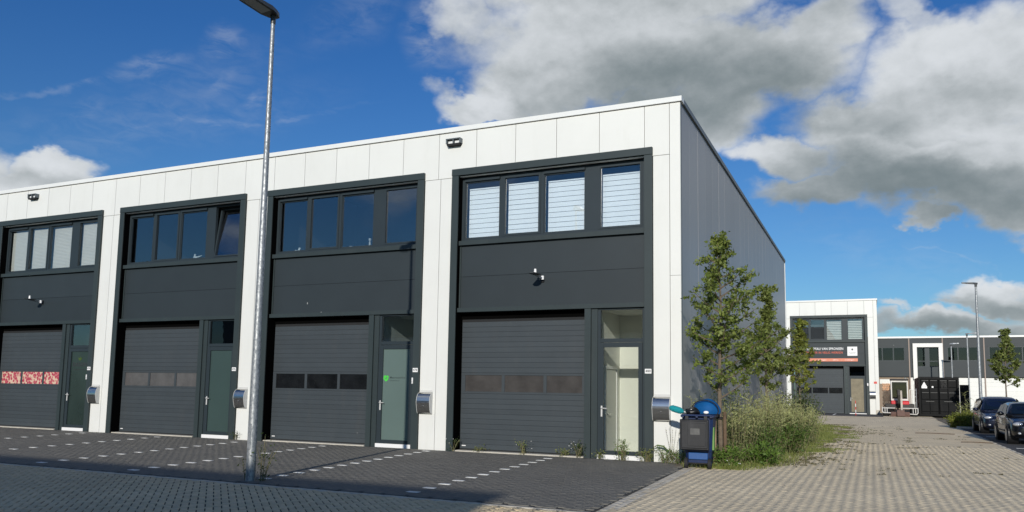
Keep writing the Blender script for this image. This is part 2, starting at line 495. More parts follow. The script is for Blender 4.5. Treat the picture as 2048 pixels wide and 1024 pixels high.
M['stem'] = mat('dry_stem', (0.17, 0.15, 0.075), 0.85, var=0.3, scale=9)
M['petal'] = mat('white_petal', (0.78, 0.78, 0.74), 0.7, var=0.05)
M['bin_blue'] = mat('dark_blue_bin_plastic', (0.006, 0.020, 0.075), 0.42, var=0.15, scale=7, dirt=(.03, .045, .07), dirtamt=.3)
M['bin_panel'] = mat('blue_bin_plastic', (0.010, 0.070, 0.24), 0.45, var=0.1, scale=7)
M['bin_black'] = mat('worn_black_plastic', (0.011, 0.012, 0.015), 0.40, var=0.3, scale=10, dirt=(.06, .06, .065), dirtamt=.5)
M['tub_blue'] = mat('bright_blue_plastic', (0.003, 0.080, 0.25), 0.68, var=0.15, scale=6, bump=.8, bscale=11, spec=.2)
M['green_film'] = mat('green_sticker', (0.13, 0.27, 0.06), 0.6, var=0.1)
M['teal'] = mat('teal_microfibre', (0.006, 0.26, 0.29), 0.95, var=0.2, scale=40, bump=.8, bscale=120)
M['bag'] = mat('black_bag_film', (0.010, 0.010, 0.011), 0.3, var=0.2, bump=.7, bscale=18)
M['car_navy'] = mat('navy_car_paint', (0.006, 0.010, 0.028), 0.25, .3, var=0.03, coat=.5)
M['car_black'] = mat('black_car_paint', (0.004, 0.005, 0.008), 0.22, .3, var=0.03, coat=.5)
M['car_glass'] = mat('tinted_car_glass', (0.006, 0.009, 0.011), 0.03, var=0.1, spec=.7)
M['tyre'] = mat('tyre_rubber', (0.014, 0.014, 0.015), 0.8, var=0.15)
M['alloy'] = mat('alloy_rim', (0.45, 0.45, 0.46), 0.3, .9, var=0.05)
M['lamp_clear'] = mat('headlight_lens', (0.62, 0.64, 0.66), 0.08, .5, var=0.2, scale=18)
M['grille'] = mat('black_grille', (0.010, 0.010, 0.011), 0.5, var=0.1)
M['yellow'] = mat('yellow_sticker', (0.70, 0.52, 0.03), 0.5, var=0.05)
M['cont_black'] = mat('black_container_paint', (0.0055, 0.006, 0.0065), 0.55, var=0.3, scale=2.5, spec=.12, dirt=(.02, .019, .017), dirtamt=.3)
M['cont_red'] = mat('rust_brown_container_paint', (0.085, 0.022, 0.014), 0.6, var=0.25, scale=2.5)
M['cont_grey'] = mat('worn_grey_paint', (0.085, 0.085, 0.082), 0.6, var=0.3, scale=9)
M['machine_white'] = mat('white_machine_paint', (0.60, 0.585, 0.55), 0.45, var=0.15, scale=6, dirt=(.25, .22, .18), dirtamt=.4)
M['machine_red'] = mat('red_machine_paint', (0.55, 0.020, 0.030), 0.35, var=0.08)
M['machine_dark'] = mat('greasy_dark_steel', (0.030, 0.027, 0.025), 0.55, .3, var=0.3, scale=8)
M['cont_arm'] = mat('greasy_pale_paint', (0.34, 0.30, 0.25), 0.5, var=.4, scale=5)
M['rust'] = mat('rusty_brown_steel', (0.115, 0.062, 0.048), 0.7, var=0.3, scale=7)
M['log_end'] = mat('cut_log_end', (0.62, 0.34, 0.19), 0.85, var=0.3, scale=9)
M['log_bark'] = mat('log_bark', (0.14, 0.060, 0.035), 0.9, var=0.3, scale=8)
M['beige'] = mat('beige_render', (0.27, 0.21, 0.155), 0.8, var=0.08)
M['carton'] = mat('brown_cardboard', (0.42, 0.25, 0.14), 0.8, var=0.06)
M['paper'] = mat('white_paper', (0.84, 0.84, 0.82), 0.7, var=0.02)
M['red_sign'] = mat('red_sign_film', (0.60, 0.06, 0.045), 0.5, var=0.05)
M['pipe'] = mat('grey_brown_downpipe', (0.26, 0.20, 0.165), 0.5, var=0.06)
M['opp'] = mat('grey_facing_cladding', (0.33, 0.33, 0.32), 0.6, var=0.06)


def galv():
    mt = mat('galvanised_steel', (0.46, 0.485, 0.50), 0.42, 0.55, var=0.05)
    t = NT(mt.node_tree)
    p = t.n['Principled BSDF']
    geo = t.new('ShaderNodeNewGeometry')
    v = t.noise(t.mapping(geo.outputs['Position'], scale=(1, 1, .6)), 30, 5, .7)
    c = t.mix(t.ramp(v, .35, .65), (0.20, 0.22, 0.235, 1), (0.42, 0.435, 0.44, 1))
    t.l.new(c, p.inputs['Base Color'])
    t.l.new(t.ramp(v, .3, .7, .62, .42), p.inputs['Roughness'])
    return mt


M['galv'] = galv()


# ------------------------------------------------------------------ mesh helpers
def link(name, data, parent=None, loc=None):
    o = bpy.data.objects.new(name, data)
    COL.objects.link(o)
    if parent is not None:
        o.parent = parent
    if loc is not None:
        o.location = loc
    return o


def mesh_np(name, verts, faces, material, smooth=False):
    """faces: an (n, k) array of k-gons"""
    verts = np.asarray(verts, np.float32)
    faces = np.asarray(faces, np.int32)
    me = bpy.data.meshes.new(name)
    n, k = faces.shape
    me.vertices.add(len(verts))
    me.vertices.foreach_set('co', verts.ravel())
    me.loops.add(n * k)
    me.loops.foreach_set('vertex_index', faces.ravel())
    me.polygons.add(n)
    me.polygons.foreach_set('loop_start', np.arange(n, dtype=np.int32) * k)
    me.polygons.foreach_set('loop_total', np.full(n, k, np.int32))
    if smooth:
        me.polygons.foreach_set('use_smooth', np.ones(n, bool))
    me.materials.append(material)
    me.update(calc_edges=True)
    return me


class MB:
    """collects simple solids and makes ONE mesh of them"""

    def __init__(s):
        s.v, s.f = [], []

    def add(s, vs, fs):
        k = len(s.v)
        s.v += [tuple(p) for p in vs]
        s.f += [tuple(i + k for i in f) for f in fs]
        return s

    def box(s, x0, x1, y0, y1, z0, z1):
        return s.add([(x0, y0, z0), (x1, y0, z0), (x1, y1, z0), (x0, y1, z0), (x0, y0, z1), (x1, y0, z1), (x1, y1, z1), (x0, y1, z1)],
                     [(0, 3, 2, 1), (4, 5, 6, 7), (0, 1, 5, 4), (1, 2, 6, 5), (2, 3, 7, 6), (3, 0, 4, 7)])

    def cbox(s, x0, x1, y0, y1, z0, z1, c=0.01):
        """a box whose upright and front edges are chamfered"""
        pts = []
        for z, d in ((z0, c), (z0 + c, 0), (z1 - c, 0), (z1, c)):
            a, b, e, g = x0 + d, x1 - d, y0 + d, y1 - d
            pts += [(a + c, e, z), (b - c, e, z), (b, e + c, z), (b, g - c, z), (b - c, g, z), (a + c, g, z), (a, g - c, z), (a, e + c, z)]
        fs = [tuple(range(7, -1, -1)), tuple(range(24, 32))]
        for r in range(3):
            for i in range(8):
                j = (i + 1) % 8
                fs.append((r * 8 + i, r * 8 + j, r * 8 + 8 + j, r * 8 + 8 + i))
        return s.add(pts, fs)

    def quad(s, a, b, c, d):
        return s.add([a, b, c, d], [(0, 1, 2, 3)])

    def tube(s, p, q, r0, r1=None, n=10, caps=True):
        r1 = r0 if r1 is None else r1
        p, q = Vector(p), Vector(q)
        d = (q - p).normalized()
        a = d.orthogonal().normalized()
        b = d.cross(a)
        vs = []
        for c, r in ((p, r0), (q, r1)):
            for i in range(n):
                t = 2 * math.pi * i / n
                vs.append(c + a * (r * math.cos(t)) + b * (r * math.sin(t)))
        fs = [(i, (i + 1) % n, n + (i + 1) % n, n + i) for i in range(n)]
        if caps:
            fs += [tuple(range(n - 1, -1, -1)), tuple(range(n, 2 * n))]
        return s.add(vs, fs)

    def path(s, pts, r, n=8):
        for a, b in zip(pts[:-1], pts[1:]):
            s.tube(a, b, r, r, n)
        return s

    def prism(s, poly, axis, a, b):
        """poly: 2D points; axis 'x': (y, z) swept from x=a to b; 'y': (x, z); 'z': (x, y)"""
        f = {'x': lambda p, t: (t, p[0], p[1]), 'y': lambda p, t: (p[0], t, p[1]), 'z': lambda p, t: (p[0], p[1], t)}[axis]
        n = len(poly)
        vs = [f(p, a) for p in poly] + [f(p, b) for p in poly]
        fs = [tuple(range(n)), tuple(range(2 * n - 1, n - 1, -1))] + [(i, n + i, n + (i + 1) % n, (i + 1) % n) for i in range(n)]
        return s.add(vs, fs)

    def ball(s, c, rx, ry, rz, nu=14, nv=9, z0=-1.0, z1=1.0):
        vs, fs = [], []
        t0, t1 = math.asin(z0), math.asin(z1)
        for j in range(nv + 1):
            t = t0 + (t1 - t0) * j / nv
            for i in range(nu):
                a = 2 * math.pi * i / nu
                vs.append((c[0] + rx * math.cos(t) * math.cos(a), c[1] + ry * math.cos(t) * math.sin(a), c[2] + rz * math.sin(t)))
        for j in range(nv):
            for i in range(nu):
                k = (i + 1) % nu
                fs.append((j * nu + i, j * nu + k, j * nu + nu + k, j * nu + nu + i))
        fs += [tuple(range(nu - 1, -1, -1)), tuple(range(nv * nu, nv * nu + nu))]
        return s.add(vs, fs)

    def mesh(s, name, material, smooth=False, fix=True):
        me = bpy.data.meshes.new(name)
        me.from_pydata(s.v, [], s.f)
        me.materials.append(material)
        if smooth:
            me.polygons.foreach_set('use_smooth', np.ones(len(me.polygons), bool))
        me.update()
        if fix:
            import bmesh
            bm = bmesh.new()
            bm.from_mesh(me)
            bmesh.ops.recalc_face_normals(bm, faces=bm.faces)
            bm.to_mesh(me)
            bm.free()
        return me

    def build(s, name, material, parent=None, loc=None, smooth=False, label=None):
        o = link(name, s.mesh(name, material, smooth), parent, loc)
        if smooth:
            try:
                md = o.modifiers.new('edges', 'EDGE_SPLIT')
                md.split_angle = R(40)
            except Exception:
                pass
        if label:
            o['label'] = label
        return o


def bx(name, material, parent, *b, label=None):
    return MB().box(*b).build(name, material, parent, label=label)


def tag(o, label, cat, group=None):
    o['label'] = label
    o['category'] = cat
    if group:
        o['group'] = group
    return o


def thing(name, label, cat, loc=(0, 0, 0), group=None, rz=0.0):
    o = link(name, None, None, loc)
    o.rotation_euler.z = rz
    o.empty_display_size = 0.2
    return tag(o, label, cat, group)


def struct(o, kind='structure'):
    o['kind'] = kind
    return o


def text(name, body, size, material, parent, loc, rot=(math.pi / 2, 0, 0), width=None, align='LEFT', extrude=0.002, bold=0.0):
    cu = bpy.data.curves.new(name, 'FONT')
    cu.body = body
    cu.size = size
    cu.extrude = extrude
    cu.offset = bold
    cu.align_x = align
    cu.align_y = 'CENTER'
    cu.resolution_u = 3
    cu.space_character = 1.08
    tmp = bpy.data.objects.new('tmp', cu)
    COL.objects.link(tmp)
    dg = bpy.context.evaluated_depsgraph_get()
    me = bpy.data.meshes.new_from_object(tmp.evaluated_get(dg))
    bpy.data.objects.remove(tmp)
    me.materials.clear()
    me.materials.append(material)
    o = link(name, me, parent, loc)
    o.rotation_euler = rot
    if width:
        xs = [v.co.x for v in me.vertices]
        k = width / (max(xs) - min(xs))
        o.scale = (k, 1, 1)
    return o


def gz(y):
    return 0.005 * min(max(0.0, y - 2.0), 60.0)


def front(x, y, z=0.0):
    d = np.array((x, y, z)) - CAM
    zz = d @ FWD
    return zz, CX0 + FPX * (d @ RIGHT) / max(zz, .01), CY0 - FPX * (d @ UPV) / max(zz, .01)


# ================================================================== GROUND
def sheet(name, material, xs, ys, dz, edge=None):
    """a sheet that follows the gentle rise of the ground"""
    vs, fs = [], []
    for y in ys:
        for x in xs:
            xx = edge(y) if (edge and x is None) else x
            vs.append((xx, y, gz(y) + dz))
    n = len(xs)
    for j in range(len(ys) - 1):
        for i in range(n - 1):
            fs.append((j * n + i, j * n + i + 1, j * n + n + i + 1, j * n + n + i))
    o = link(name, mesh_np(name, vs, fs, material))
    return struct(o)


EDGE_X = lambda y: 0.255 - 0.044 * y            # right-hand edge of the dark parking bays
KERB_Y = -8.45
sheet('ground', M['earth'], [-900, 900], [-900, 2, 62, 1500], -0.06)
parking_bay = sheet('parking_bay', M['joint_sand'], [-40, None], [KERB_Y, .25], -0.012, edge=EDGE_X)
road = sheet('road', M['joint_sand'], [-60, 40], [-34, KERB_Y], -0.013)
yard = sheet('yard', M['joint_sand_pale'], [None, 8.1], [KERB_Y, 2.0, 11.0], -0.0018, edge=EDGE_X)
sheet('far_yard', M['far_yard'], [-4.0, 8.15], [11.0, 26, 45, 58], 0.0)

CELL = 0.107


def herringbone(x0, x1, y0, y1):
    i = np.arange(int(x0 / CELL) - 2, int(x1 / CELL) + 3)
    j = np.arange(int(y0 / CELL) - 2, int(y1 / CELL) + 3)
    I, J = np.meshgrid(i, j, indexing='ij')
    I, J = I.ravel(), J.ravel()
    k = (I - J) % 4
    h = k == 0
    v = k == 3
    cx = np.concatenate([(I[h] + 1.0) * CELL, (I[v] + .5) * CELL])
    cy = np.concatenate([(J[h] + .5) * CELL, (J[v] + 1.0) * CELL])
    o = np.concatenate([np.zeros(h.sum(), int), np.ones(v.sum(), int)])
    return cx, cy, o


def brick_verts(hx, hy, ch=0.006):
    t = np.array([(-1, -1), (1, -1), (1, 1), (-1, 1)], float)
    top = np.c_[t * (hx - ch, hy - ch), np.zeros(4)]
    mid = np.c_[t * (hx, hy), np.full(4, -ch * .8)]
    low = np.c_[t * (hx, hy), np.full(4, -0.05)]
    return np.r_[top, mid, low]


BF = np.array([(0, 1, 2, 3)] + [(4 + i, 4 + (i + 1) % 4, (i + 1) % 4, i) for i in range(4)] + [(8 + i, 8 + (i + 1) % 4, 4 + (i + 1) % 4, 4 + i) for i in range(4)])


def lay(cx, cy, o, material, parent, gap, name='paver', n_single=300, jit=0.0012, tilt=.004, ch=.006, ang=0.0, clip=None, inside=None):
    """the nearest 300 pavers in view are objects of their own, the rest one mesh of real bricks"""
    d = np.c_[cx, cy, np.zeros(len(cx))] - CAM
    zz = d @ FWD
    px = CX0 + FPX * (d @ RIGHT) / np.maximum(zz, .01)
    py = CY0 - FPX * (d @ UPV) / np.maximum(zz, .01)
    vis = (zz > 1) & (px > -10) & (px < 2058) & (py < 1030)
    if inside is not None:
        vis &= inside
    near = np.where(vis, zz, 1e6)
    order = np.argsort(near)
    single = order[:n_single]
    single = single[near[single] < 1e5]
    rest = np.ones(len(cx), bool)
    rest[single] = False
    B = [brick_verts(CELL - gap / 2, CELL / 2 - gap / 2, ch), brick_verts(CELL / 2 - gap / 2, CELL - gap / 2, ch)]
    n = len(cx)
    dz = RNG.normal(0, jit, n)
    tx, ty = RNG.normal(0, tilt, n), RNG.normal(0, tilt, n)
    me = [mesh_np(name, b, BF, material) for b in B]
    for k in single:
        ob = link(name, me[o[k]], parent, (cx[k], cy[k], dz[k] + gz(cy[k])))
        ob.rotation_euler = (tx[k], ty[k], ang)
    idx = np.where(rest)[0]
    V = np.where((o[idx] == 0)[:, None, None], B[0][None], B[1][None]).astype(np.float32)
    c_, s_ = math.cos(ang), math.sin(ang)
    V[:, :, 0], V[:, :, 1] = V[:, :, 0] * c_ - V[:, :, 1] * s_, V[:, :, 0] * s_ + V[:, :, 1] * c_
    dz = dz + np.array([gz(v) for v in cy])
    V[:, :, 2] += dz[idx, None] + V[:, :, 0] * -ty[idx, None] + V[:, :, 1] * tx[idx, None]
    V[:, :, 0] += cx[idx, None]
    V[:, :, 1] += cy[idx, None]
    if clip:
        X, Y = clip(V[:, :, 0].copy(), V[:, :, 1].copy())
        V[:, :, 0], V[:, :, 1] = X, Y
    F = (BF[None] + (np.arange(len(idx)) * 12)[:, None, None]).reshape(-1, 4)
    ob = link(name + '_field', mesh_np(name + '_field', V.reshape(-1, 3), F, material), parent)
    struct(ob, 'stuff')


def diagonal(x0, x1, y0, y1, ang):
    """herringbone laid at an angle over a rectangle: paver centres inside it"""
    c_, s_ = math.cos(ang), math.sin(ang)
    pts = [(x * c_ + y * s_, -x * s_ + y * c_) for x in (x0, x1) for y in (y0, y1)]
    us, vs_ = [p[0] for p in pts], [p[1] for p in pts]
    u, v, o = herringbone(min(us), max(us), min(vs_), max(vs_))
    x, y = u * c_ - v * s_, u * s_ + v * c_
    k = (x > x0) & (x < x1) & (y > y0) & (y < y1)
    return x[k], y[k], o[k]


# ---- dark parking bays with white marking pavers
cx, cy, o = herringbone(-30, .7, KERB_Y + .02, .2)
hxw = np.where(o == 0, CELL, CELL / 2)
hyw = np.where(o == 0, CELL / 2, CELL)
keep = (cy - hyw > KERB_Y + .005) & (cy + hyw < .0) & (cx + hxw < EDGE_X(cy) - .005) & (cx > -30)
cx, cy, o = cx[keep], cy[keep], o[keep]
MARK = [((-2.63, -7.92), (-3.15, -.75), 13), ((-5.88, -7.72), (-6.78, -.51), 14), ((-8.95, -7.95), (-10.07, -.69), 14),
        ((-11.68, -7.93), (-13.05, -1.0), 13), ((-14.98, -7.9), (-16.56, -.68), 13), ((-18.2, -7.9), (-20.01, -.71), 13)]
wb = mesh_np('white_paver', brick_verts(.105, .062, .004), BF, M['white_pave'])
for (a, b, n) in MARK:
    for k in range(n):
        t = k / (n - 1)
        link('white_paver', wb, parking_bay, (a[0] + (b[0] - a[0]) * t, a[1] + (b[1] - a[1]) * t, .0065)).rotation_euler.z = RNG.normal(0, .012)
lay(cx, cy, o, M['dark_pave'], parking_bay, 0.004, jit=.0009, tilt=.003, ch=.003)
# ---- road in front, laid diagonally
A45 = math.pi / 4
yk = KERB_Y - .112
cx, cy, o = diagonal(-17, 9.5, -14.5, yk + .05, A45)
keep = cy < yk + .02
cx, cy, o = cx[keep], cy[keep], o[keep]
lay(cx, cy, o, M['road_pave'], road, 0.017, jit=.0015, ch=.007, ang=A45, clip=lambda X, Y: (X, np.minimum(Y, yk)), inside=cy < yk - .13)
# ---- pale yard beside the building, laid diagonally too
YB = 11.0
cx, cy, o = diagonal(.3, 8.1, KERB_Y - .05, YB + .05, -A45)
ex = lambda y: EDGE_X(y) + .224
keep = cx > ex(cy) - .03
cx, cy, o = cx[keep], cy[keep], o[keep]
lay(cx, cy, o, M['yard_pave'], yard, 0.003, jit=.0006, tilt=.004, ch=.0012, ang=-A45,
    clip=lambda X, Y: (np.clip(X, ex(Y), 8.06), np.clip(Y, KERB_Y + .002, YB)), inside=(cx > ex(cy) + .13) & (cx < 7.9) & (cy > KERB_Y + .13))
# ---- border rows: one soldier row along the kerb line, two along the edge of the bays
bm_ = mesh_np('border_paver', brick_verts(CELL - .003, CELL / 2 - .003, .005), BF, M['border_pave'])
x = -16.0
while x < 9.0:
    link('border_paver', bm_, road, (x, KERB_Y - .056, random.gauss(0, .0012))).rotation_euler = (random.gauss(0, .008), random.gauss(0, .008), 0)
    x += CELL * 2
for row in (0.055, 0.165):
    y = KERB_Y + .11
    while y < -.95:
        ob = link('border_paver', bm_, yard, (EDGE_X(y) + row, y + (0.1 if row > .1 else 0), random.gauss(0, .0012)))
        ob.rotation_euler = (random.gauss(0, .008), random.gauss(0, .008), math.pi / 2 + 0.044)
        y += CELL * 2
link('verge_soil', MB().box(0.02, 0.25, -.95, 26, -.04, .004).mesh('verge_soil', M['earth']))
struct(bpy.data.objects['verge_soil'])


# ================================================================== BUILDINGS
S_, W_, EX, HF, HR, DEPTH = 6.652, 5.737, 0.698, 7.836, 9.075, 26.26
RIB = MB()
_h = 0.1365
RIB.prism([(0, 0.0015), (-.003, .007), (-.003, _h - .007), (0, _h - .0015), (.03, _h - .0015), (.03, .0015)], 'x', 0, 3.62)
SLAT_MESH = RIB.mesh('slat', M['slat'])


def bay(parent, xl, num=None, door='clear', acry='acrylic_brown_refl', blind=None, tilt=False, room=True, upper_pane='pane'):
    """one business unit: dark portal with windows, panels, roller door and entrance; xl = outer left edge"""
    A = M['anthracite']
    # portal
    MB().cbox(xl, xl + .21, -.072, .40, -.02, 7.640, .006).build('portal_jamb', A, parent)
    MB().cbox(xl + W_ - .21, xl + W_, -.072, .40, -.02, 7.640, .006).build('portal_jamb', A, parent)
    MB().cbox(xl - .006, xl + W_ + .006, -.080, .40, 7.644, HF, .006).build('portal_lintel', A, parent)
    bx('reveal_shade_strip', M['shade_black'], parent, xl + .2105, xl + .2135, -.035, .34, .0, 7.636)  # added black strip, paints the shade on the left reveal
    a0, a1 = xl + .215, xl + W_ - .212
    bx('soffit_shade_strip', M['shade_black'], parent, a0, a1, -.045, .17, 7.6365, 7.6435)  # added black strip, paints the shade under the lintel
    # ---- window band
    WY = .08
    gl_ = 'pane_blind' if blind in ('strips', 'pleat') else upper_pane
    wf = MB()
    wf.box(a0, a1, WY + .10, WY + .20, 5.79, 5.87).box(a0, a1, WY + .10, WY + .20, 7.56, 7.636)
    for (p, q) in ((.216, .30), (1.40, 1.485), (2.615, 2.705), (3.885, 4.255), (5.415, 5.523)):
        wf.box(xl + p, xl + q, .102 + WY, .198 + WY, 5.872, 7.558)
    win = wf.build('window_band', M['frame'], parent)
    specs = [(.30, 1.40, 5.87, 7.49, .030, True), (1.485, 2.615, 5.87, 7.56, .062, False), (2.705, 3.885, 5.87, 7.49, .030, True), (4.255, 5.415, 5.87, 7.56, .052, False)]
    for i, (p, q, z0, z1, fr, vent) in enumerate(specs):
        if vent:
            bx('ventilation_hood', M['frame'], win, xl + p + .01, xl + q - .01, .055 + WY, .19 + WY, 7.495, 7.555)
        sb = MB()
        yy0, yy1 = (WY + .115, WY + .175) if vent else (WY + .088, WY + .175)
        x0, x1 = xl + p + .003, xl + q - .003
        sb.box(x0, x0 + fr, yy0, yy1, z0 + .003, z1 - .003).box(x1 - fr, x1, yy0, yy1, z0 + .003, z1 - .003)
        sb.box(x0 + fr + .001, x1 - fr - .001, yy0, yy1, z0 + .003, z0 + fr).box(x0 + fr + .001, x1 - fr - .001, yy0, yy1, z1 - fr, z1 - .003)
        pb = MB().box(x0 + fr + .002, x1 - fr - .002, .138 + WY, .146 + WY, z0 + fr + .002, z1 - fr - .002)
        if tilt and i == 3:
            piv = Vector((0, .15 + WY, z0))
            for bb in (sb, pb):
                bb.v = [tuple(Matrix.Rotation(-R(8), 4, 'X') @ (Vector(v) - piv) + piv) for v in bb.v]
            sb.build('window_sash', M['frame'], win, label='window sash tilted open at the top')
            pb.build('pane', M[gl_], win, label='pane of the tilted sash')
        else:
            sb.build('window_sash', M['frame'], win)
            pb.build('pane', M[gl_], win)
        if blind == 'strips':
            z = z0 + fr + .005
            bw = x1 - x0 - 2 * fr - (.055 if i != 3 else .03)
            bm2 = MB().box(0, bw, 0, .004, 0, .127).mesh('blind_strip', M['blind_white'])
            off = .045 if i != 3 else .015
            top = 7.34 + (.06 if i == 3 else 0)
            while z + .127 < top:
                link('blind_strip', bm2, win, (x0 + fr + off, .235 + WY, z)).rotation_euler.x = random.gauss(0, .02)
                z += .138
            bx('blind_cassette', M['blind_white'], win, x0 + fr + off, x0 + fr + off + bw, .22 + WY, .26 + WY, z, z + .035)
        elif blind == 'mixed':
            dark = i < 2
            z = z0 + fr + .005
            bw = x1 - x0 - 2 * fr - .03
            bm2 = MB().box(0, bw, 0, .004, 0, .095).mesh('blind_strip', M['blind_dark' if dark else 'blind_grey'])
            while z + .1 < (7.15 if dark else 7.4):
                link('blind_strip', bm2, win, (x0 + fr + .015, .235 + WY, z))
                z += .135
        elif blind == 'pleat':
            pts, z, k = [], z0 + fr, 0
            while z < z1 - fr:
                pts.append((.225 + WY + (.014 if k % 2 else 0), z))
                z += .027
                k += 1
            me = MB()
            for (ya, za), (yb, zb) in zip(pts[:-1], pts[1:]):
                me.quad((x0 + fr + .01, ya, za), (x1 - fr - .01, ya, za), (x1 - fr - .01, yb, zb), (x0 + fr + .01, yb, zb))
            me.build('pleated_blind', M['blind_grey'], win)
    bx('drip_sill', A, parent, a0, a1, .02, .275, 5.665, 5.787)
    # ---- spandrel
    bx('spandrel_panel', M['spandrel'], parent, a0 + .045, a1, .125, .25, 3.905, 4.782)
    bx('spandrel_panel', M['spandrel'], parent, a0 + .045, a1, .125, .25, 4.790, 5.662)
    bx('corner_strip', A, parent, a0, a0 + .042, .105, .25, 3.905, 5.662)
    bx('spandrel_trim', A, parent, a0, a1, .02, .28, 3.79, 3.902)
    # ---- roller door: ribs, window section, header, bottom seal
    rd = bx('roller_door', M['black_rubber'], parent, xl + .25, xl + 3.925, .294, .34, .03, 3.60)
    n = 11
    for k in range(n):
        link('slat', SLAT_MESH, rd, (xl + .275, .262, .055 + k * .1365))
    for k in range(10):
        link('slat', SLAT_MESH, rd, (xl + .275, .262, 2.125 + k * .1400)).scale.z = 1.025
    ws = MB()
    gx = [(.40, 1.50), (1.60, 2.72), (2.82, 3.80)]
    ws.box(xl + .275, xl + 3.895, .255, .292, 1.560, 1.615).box(xl + .275, xl + 3.895, .255, .292, 2.06, 2.122)
    for p, q in ((.275, .395), (1.505, 1.595), (2.725, 2.815), (3.805, 3.895)):
        ws.box(xl + p, xl + q, .256, .291, 1.617, 2.058)
    ws.build('window_section', M['slat'], rd)
    for p, q in gx:
        bx('pane', M[acry], rd, xl + p - .004, xl + q + .004, .272, .284, 1.616, 2.059)
    bx('door_label', M['plate_white'], rd, xl + .33, xl + .45, .2555, .2585, .125, .15)
    bx('bottom_seal', M['black_rubber'], rd, xl + .27, xl + 3.90, .258, .293, .022, .053)
    bx('door_header', M['shade_black'], parent, xl + .212, xl + 3.93, .31, .40, 3.602, 3.79)  # black brush header with its recess shade put into the colour
    bx('threshold', M['concrete'], parent, xl + .205, xl + 3.93, .0, .33, -.03, .021)
    # ---- posts and entrance
    bx('door_post', A, parent, xl + 3.932, xl + 4.100, .045, .30, -.02, 3.788)
    bx('door_post', A, parent, xl + 4.108, xl + 4.270, .085, .30, -.02, 3.788)
    ef = MB()
    ef.box(xl + 4.272, xl + 4.345, .11, .22, 0, 3.788).box(xl + 5.440, xl + 5.524, .11, .22, 0, 3.788)
    ef.box(xl + 4.347, xl + 5.438, .112, .218, 2.915, 3.010).box(xl + 4.347, xl + 5.438, .112, .218, 3.745, 3.788)
    en = ef.build('entrance', M['frame'], parent)
    bx('transom_pane', M[{'clear': 'pane_clear', 'pale': 'pane', 'dark': 'pane'}.get(door, 'pane_dark')], en, xl + 4.348, xl + 5.437, .155, .163, 3.011, 3.744)
    lf = MB()
    lf.box(xl + 4.350, xl + 4.43, .095, .17, .105, 2.905).box(xl + 5.335, xl + 5.435, .095, .17, .105, 2.905)
    lf.box(xl + 4.432, xl + 5.333, .096, .169, .105, .20).box(xl + 4.432, xl + 5.333, .096, .169, 2.79, 2.905)
    lf.build('door_leaf', M['frame'], en)
    gm = {'clear': 'pane_clear', 'dark': 'frosted_dark', 'mid': 'frosted_mid', 'pale': 'frosted_pale', 'brown': 'frosted_brown_refl'}[door]
    bx('door_pane', M[gm], en, xl + 4.431, xl + 5.334, .130, .138, .201, 2.789)
    hd = MB().box(xl + 4.368, xl + 4.408, .080, .0945, 1.04, 1.31)
    hd.tube((xl + 4.388, .09, 1.255), (xl + 4.388, .035, 1.255), .012, n=8).tube((xl + 4.380, .035, 1.255), (xl + 4.535, .035, 1.245), .011, n=8)
    hd.build('door_handle', M['alloy_paint'], en)
    bx('door_sill', M['plate_white'], en, xl + 4.28, xl + 5.50, .05, .20, -.02, .095)
    # ---- rooms behind the glass
    if room:
        rm = MB()
        X0, X1, Y0, Y1, Z0, Z1 = xl + .05, xl + W_ - .05, .42, 4.6, 5.6, 8.4
        rm.quad((X0, Y1, Z0), (X1, Y1, Z0), (X1, Y1, Z1), (X0, Y1, Z1)).quad((X0, Y0, Z0), (X0, Y1, Z0), (X0, Y1, Z1), (X0, Y0, Z1))
        rm.quad((X1, Y0, Z0), (X1, Y1, Z0), (X1, Y1, Z1), (X1, Y0, Z1)).quad((X0, .2, 5.66), (X1, .2, 5.66), (X1, Y1, 5.66), (X0, Y1, 5.66)).quad((X0, Y0, Z1), (X1, Y0, Z1), (X1, Y1, Z1), (X0, Y1, Z1))
        rm.quad((X0, Y0, 7.7), (X1, Y0, 7.7), (X1, Y0, Z1), (X0, Y0, Z1))
        o_ = rm.build('upper_room', M['room'], parent)
        lb = MB()
        X0, X1, Y1, Z1 = xl + 4.20, xl + 5.60, 2.3, 3.80
        lb.quad((X0, Y1, 0), (X1, Y1, 0), (X1, Y1, Z1), (X0, Y1, Z1)).quad((X0, .31, 0), (X0, Y1, 0), (X0, Y1, Z1), (X0, .31, Z1))
        lb.quad((X1, .23, 0), (X1, Y1, 0), (X1, Y1, Z1), (X1, .23, Z1)).quad((X0, .25, Z1), (X1, .25, Z1), (X1, Y1, Z1), (X0, Y1, Z1))
        lo = lb.build('lobby', M['lobby' if door in ('clear', 'pale') else 'room'], parent)
        bx('lobby_floor', M['lobby_floor'], lo, X0, X1, .22, Y1, -.01, .02)
        if door == 'clear':
            dr = MB().box(X0 + .003, X0 + .05, .85, .93, .02, 2.35).box(X0 + .003, X0 + .05, 1.86, 1.94, .02, 2.35).box(X0 + .003, X0 + .05, .932, 1.858, 2.27, 2.35)
            dr.build('inner_door_frame', M['plate_white'], lo)
            bx('inner_door', M['lobby'], lo, X0 + .003, X0 + .03, .935, 1.855, .03, 2.265)
            MB().tube((X0 + .03, 1.02, 1.08), (X0 + .09, 1.02, 1.08), .012).tube((X0 + .09, 1.02, 1.08), (X0 + .09, 1.15, 1.08), .012).build('inner_handle', M['chrome'], lo)
            mt = MB().box(X0 + .15, X1 - .05, .3, 1.1, .021, .03)
            mt.build('door_mat', M['black_rubber'], lo)


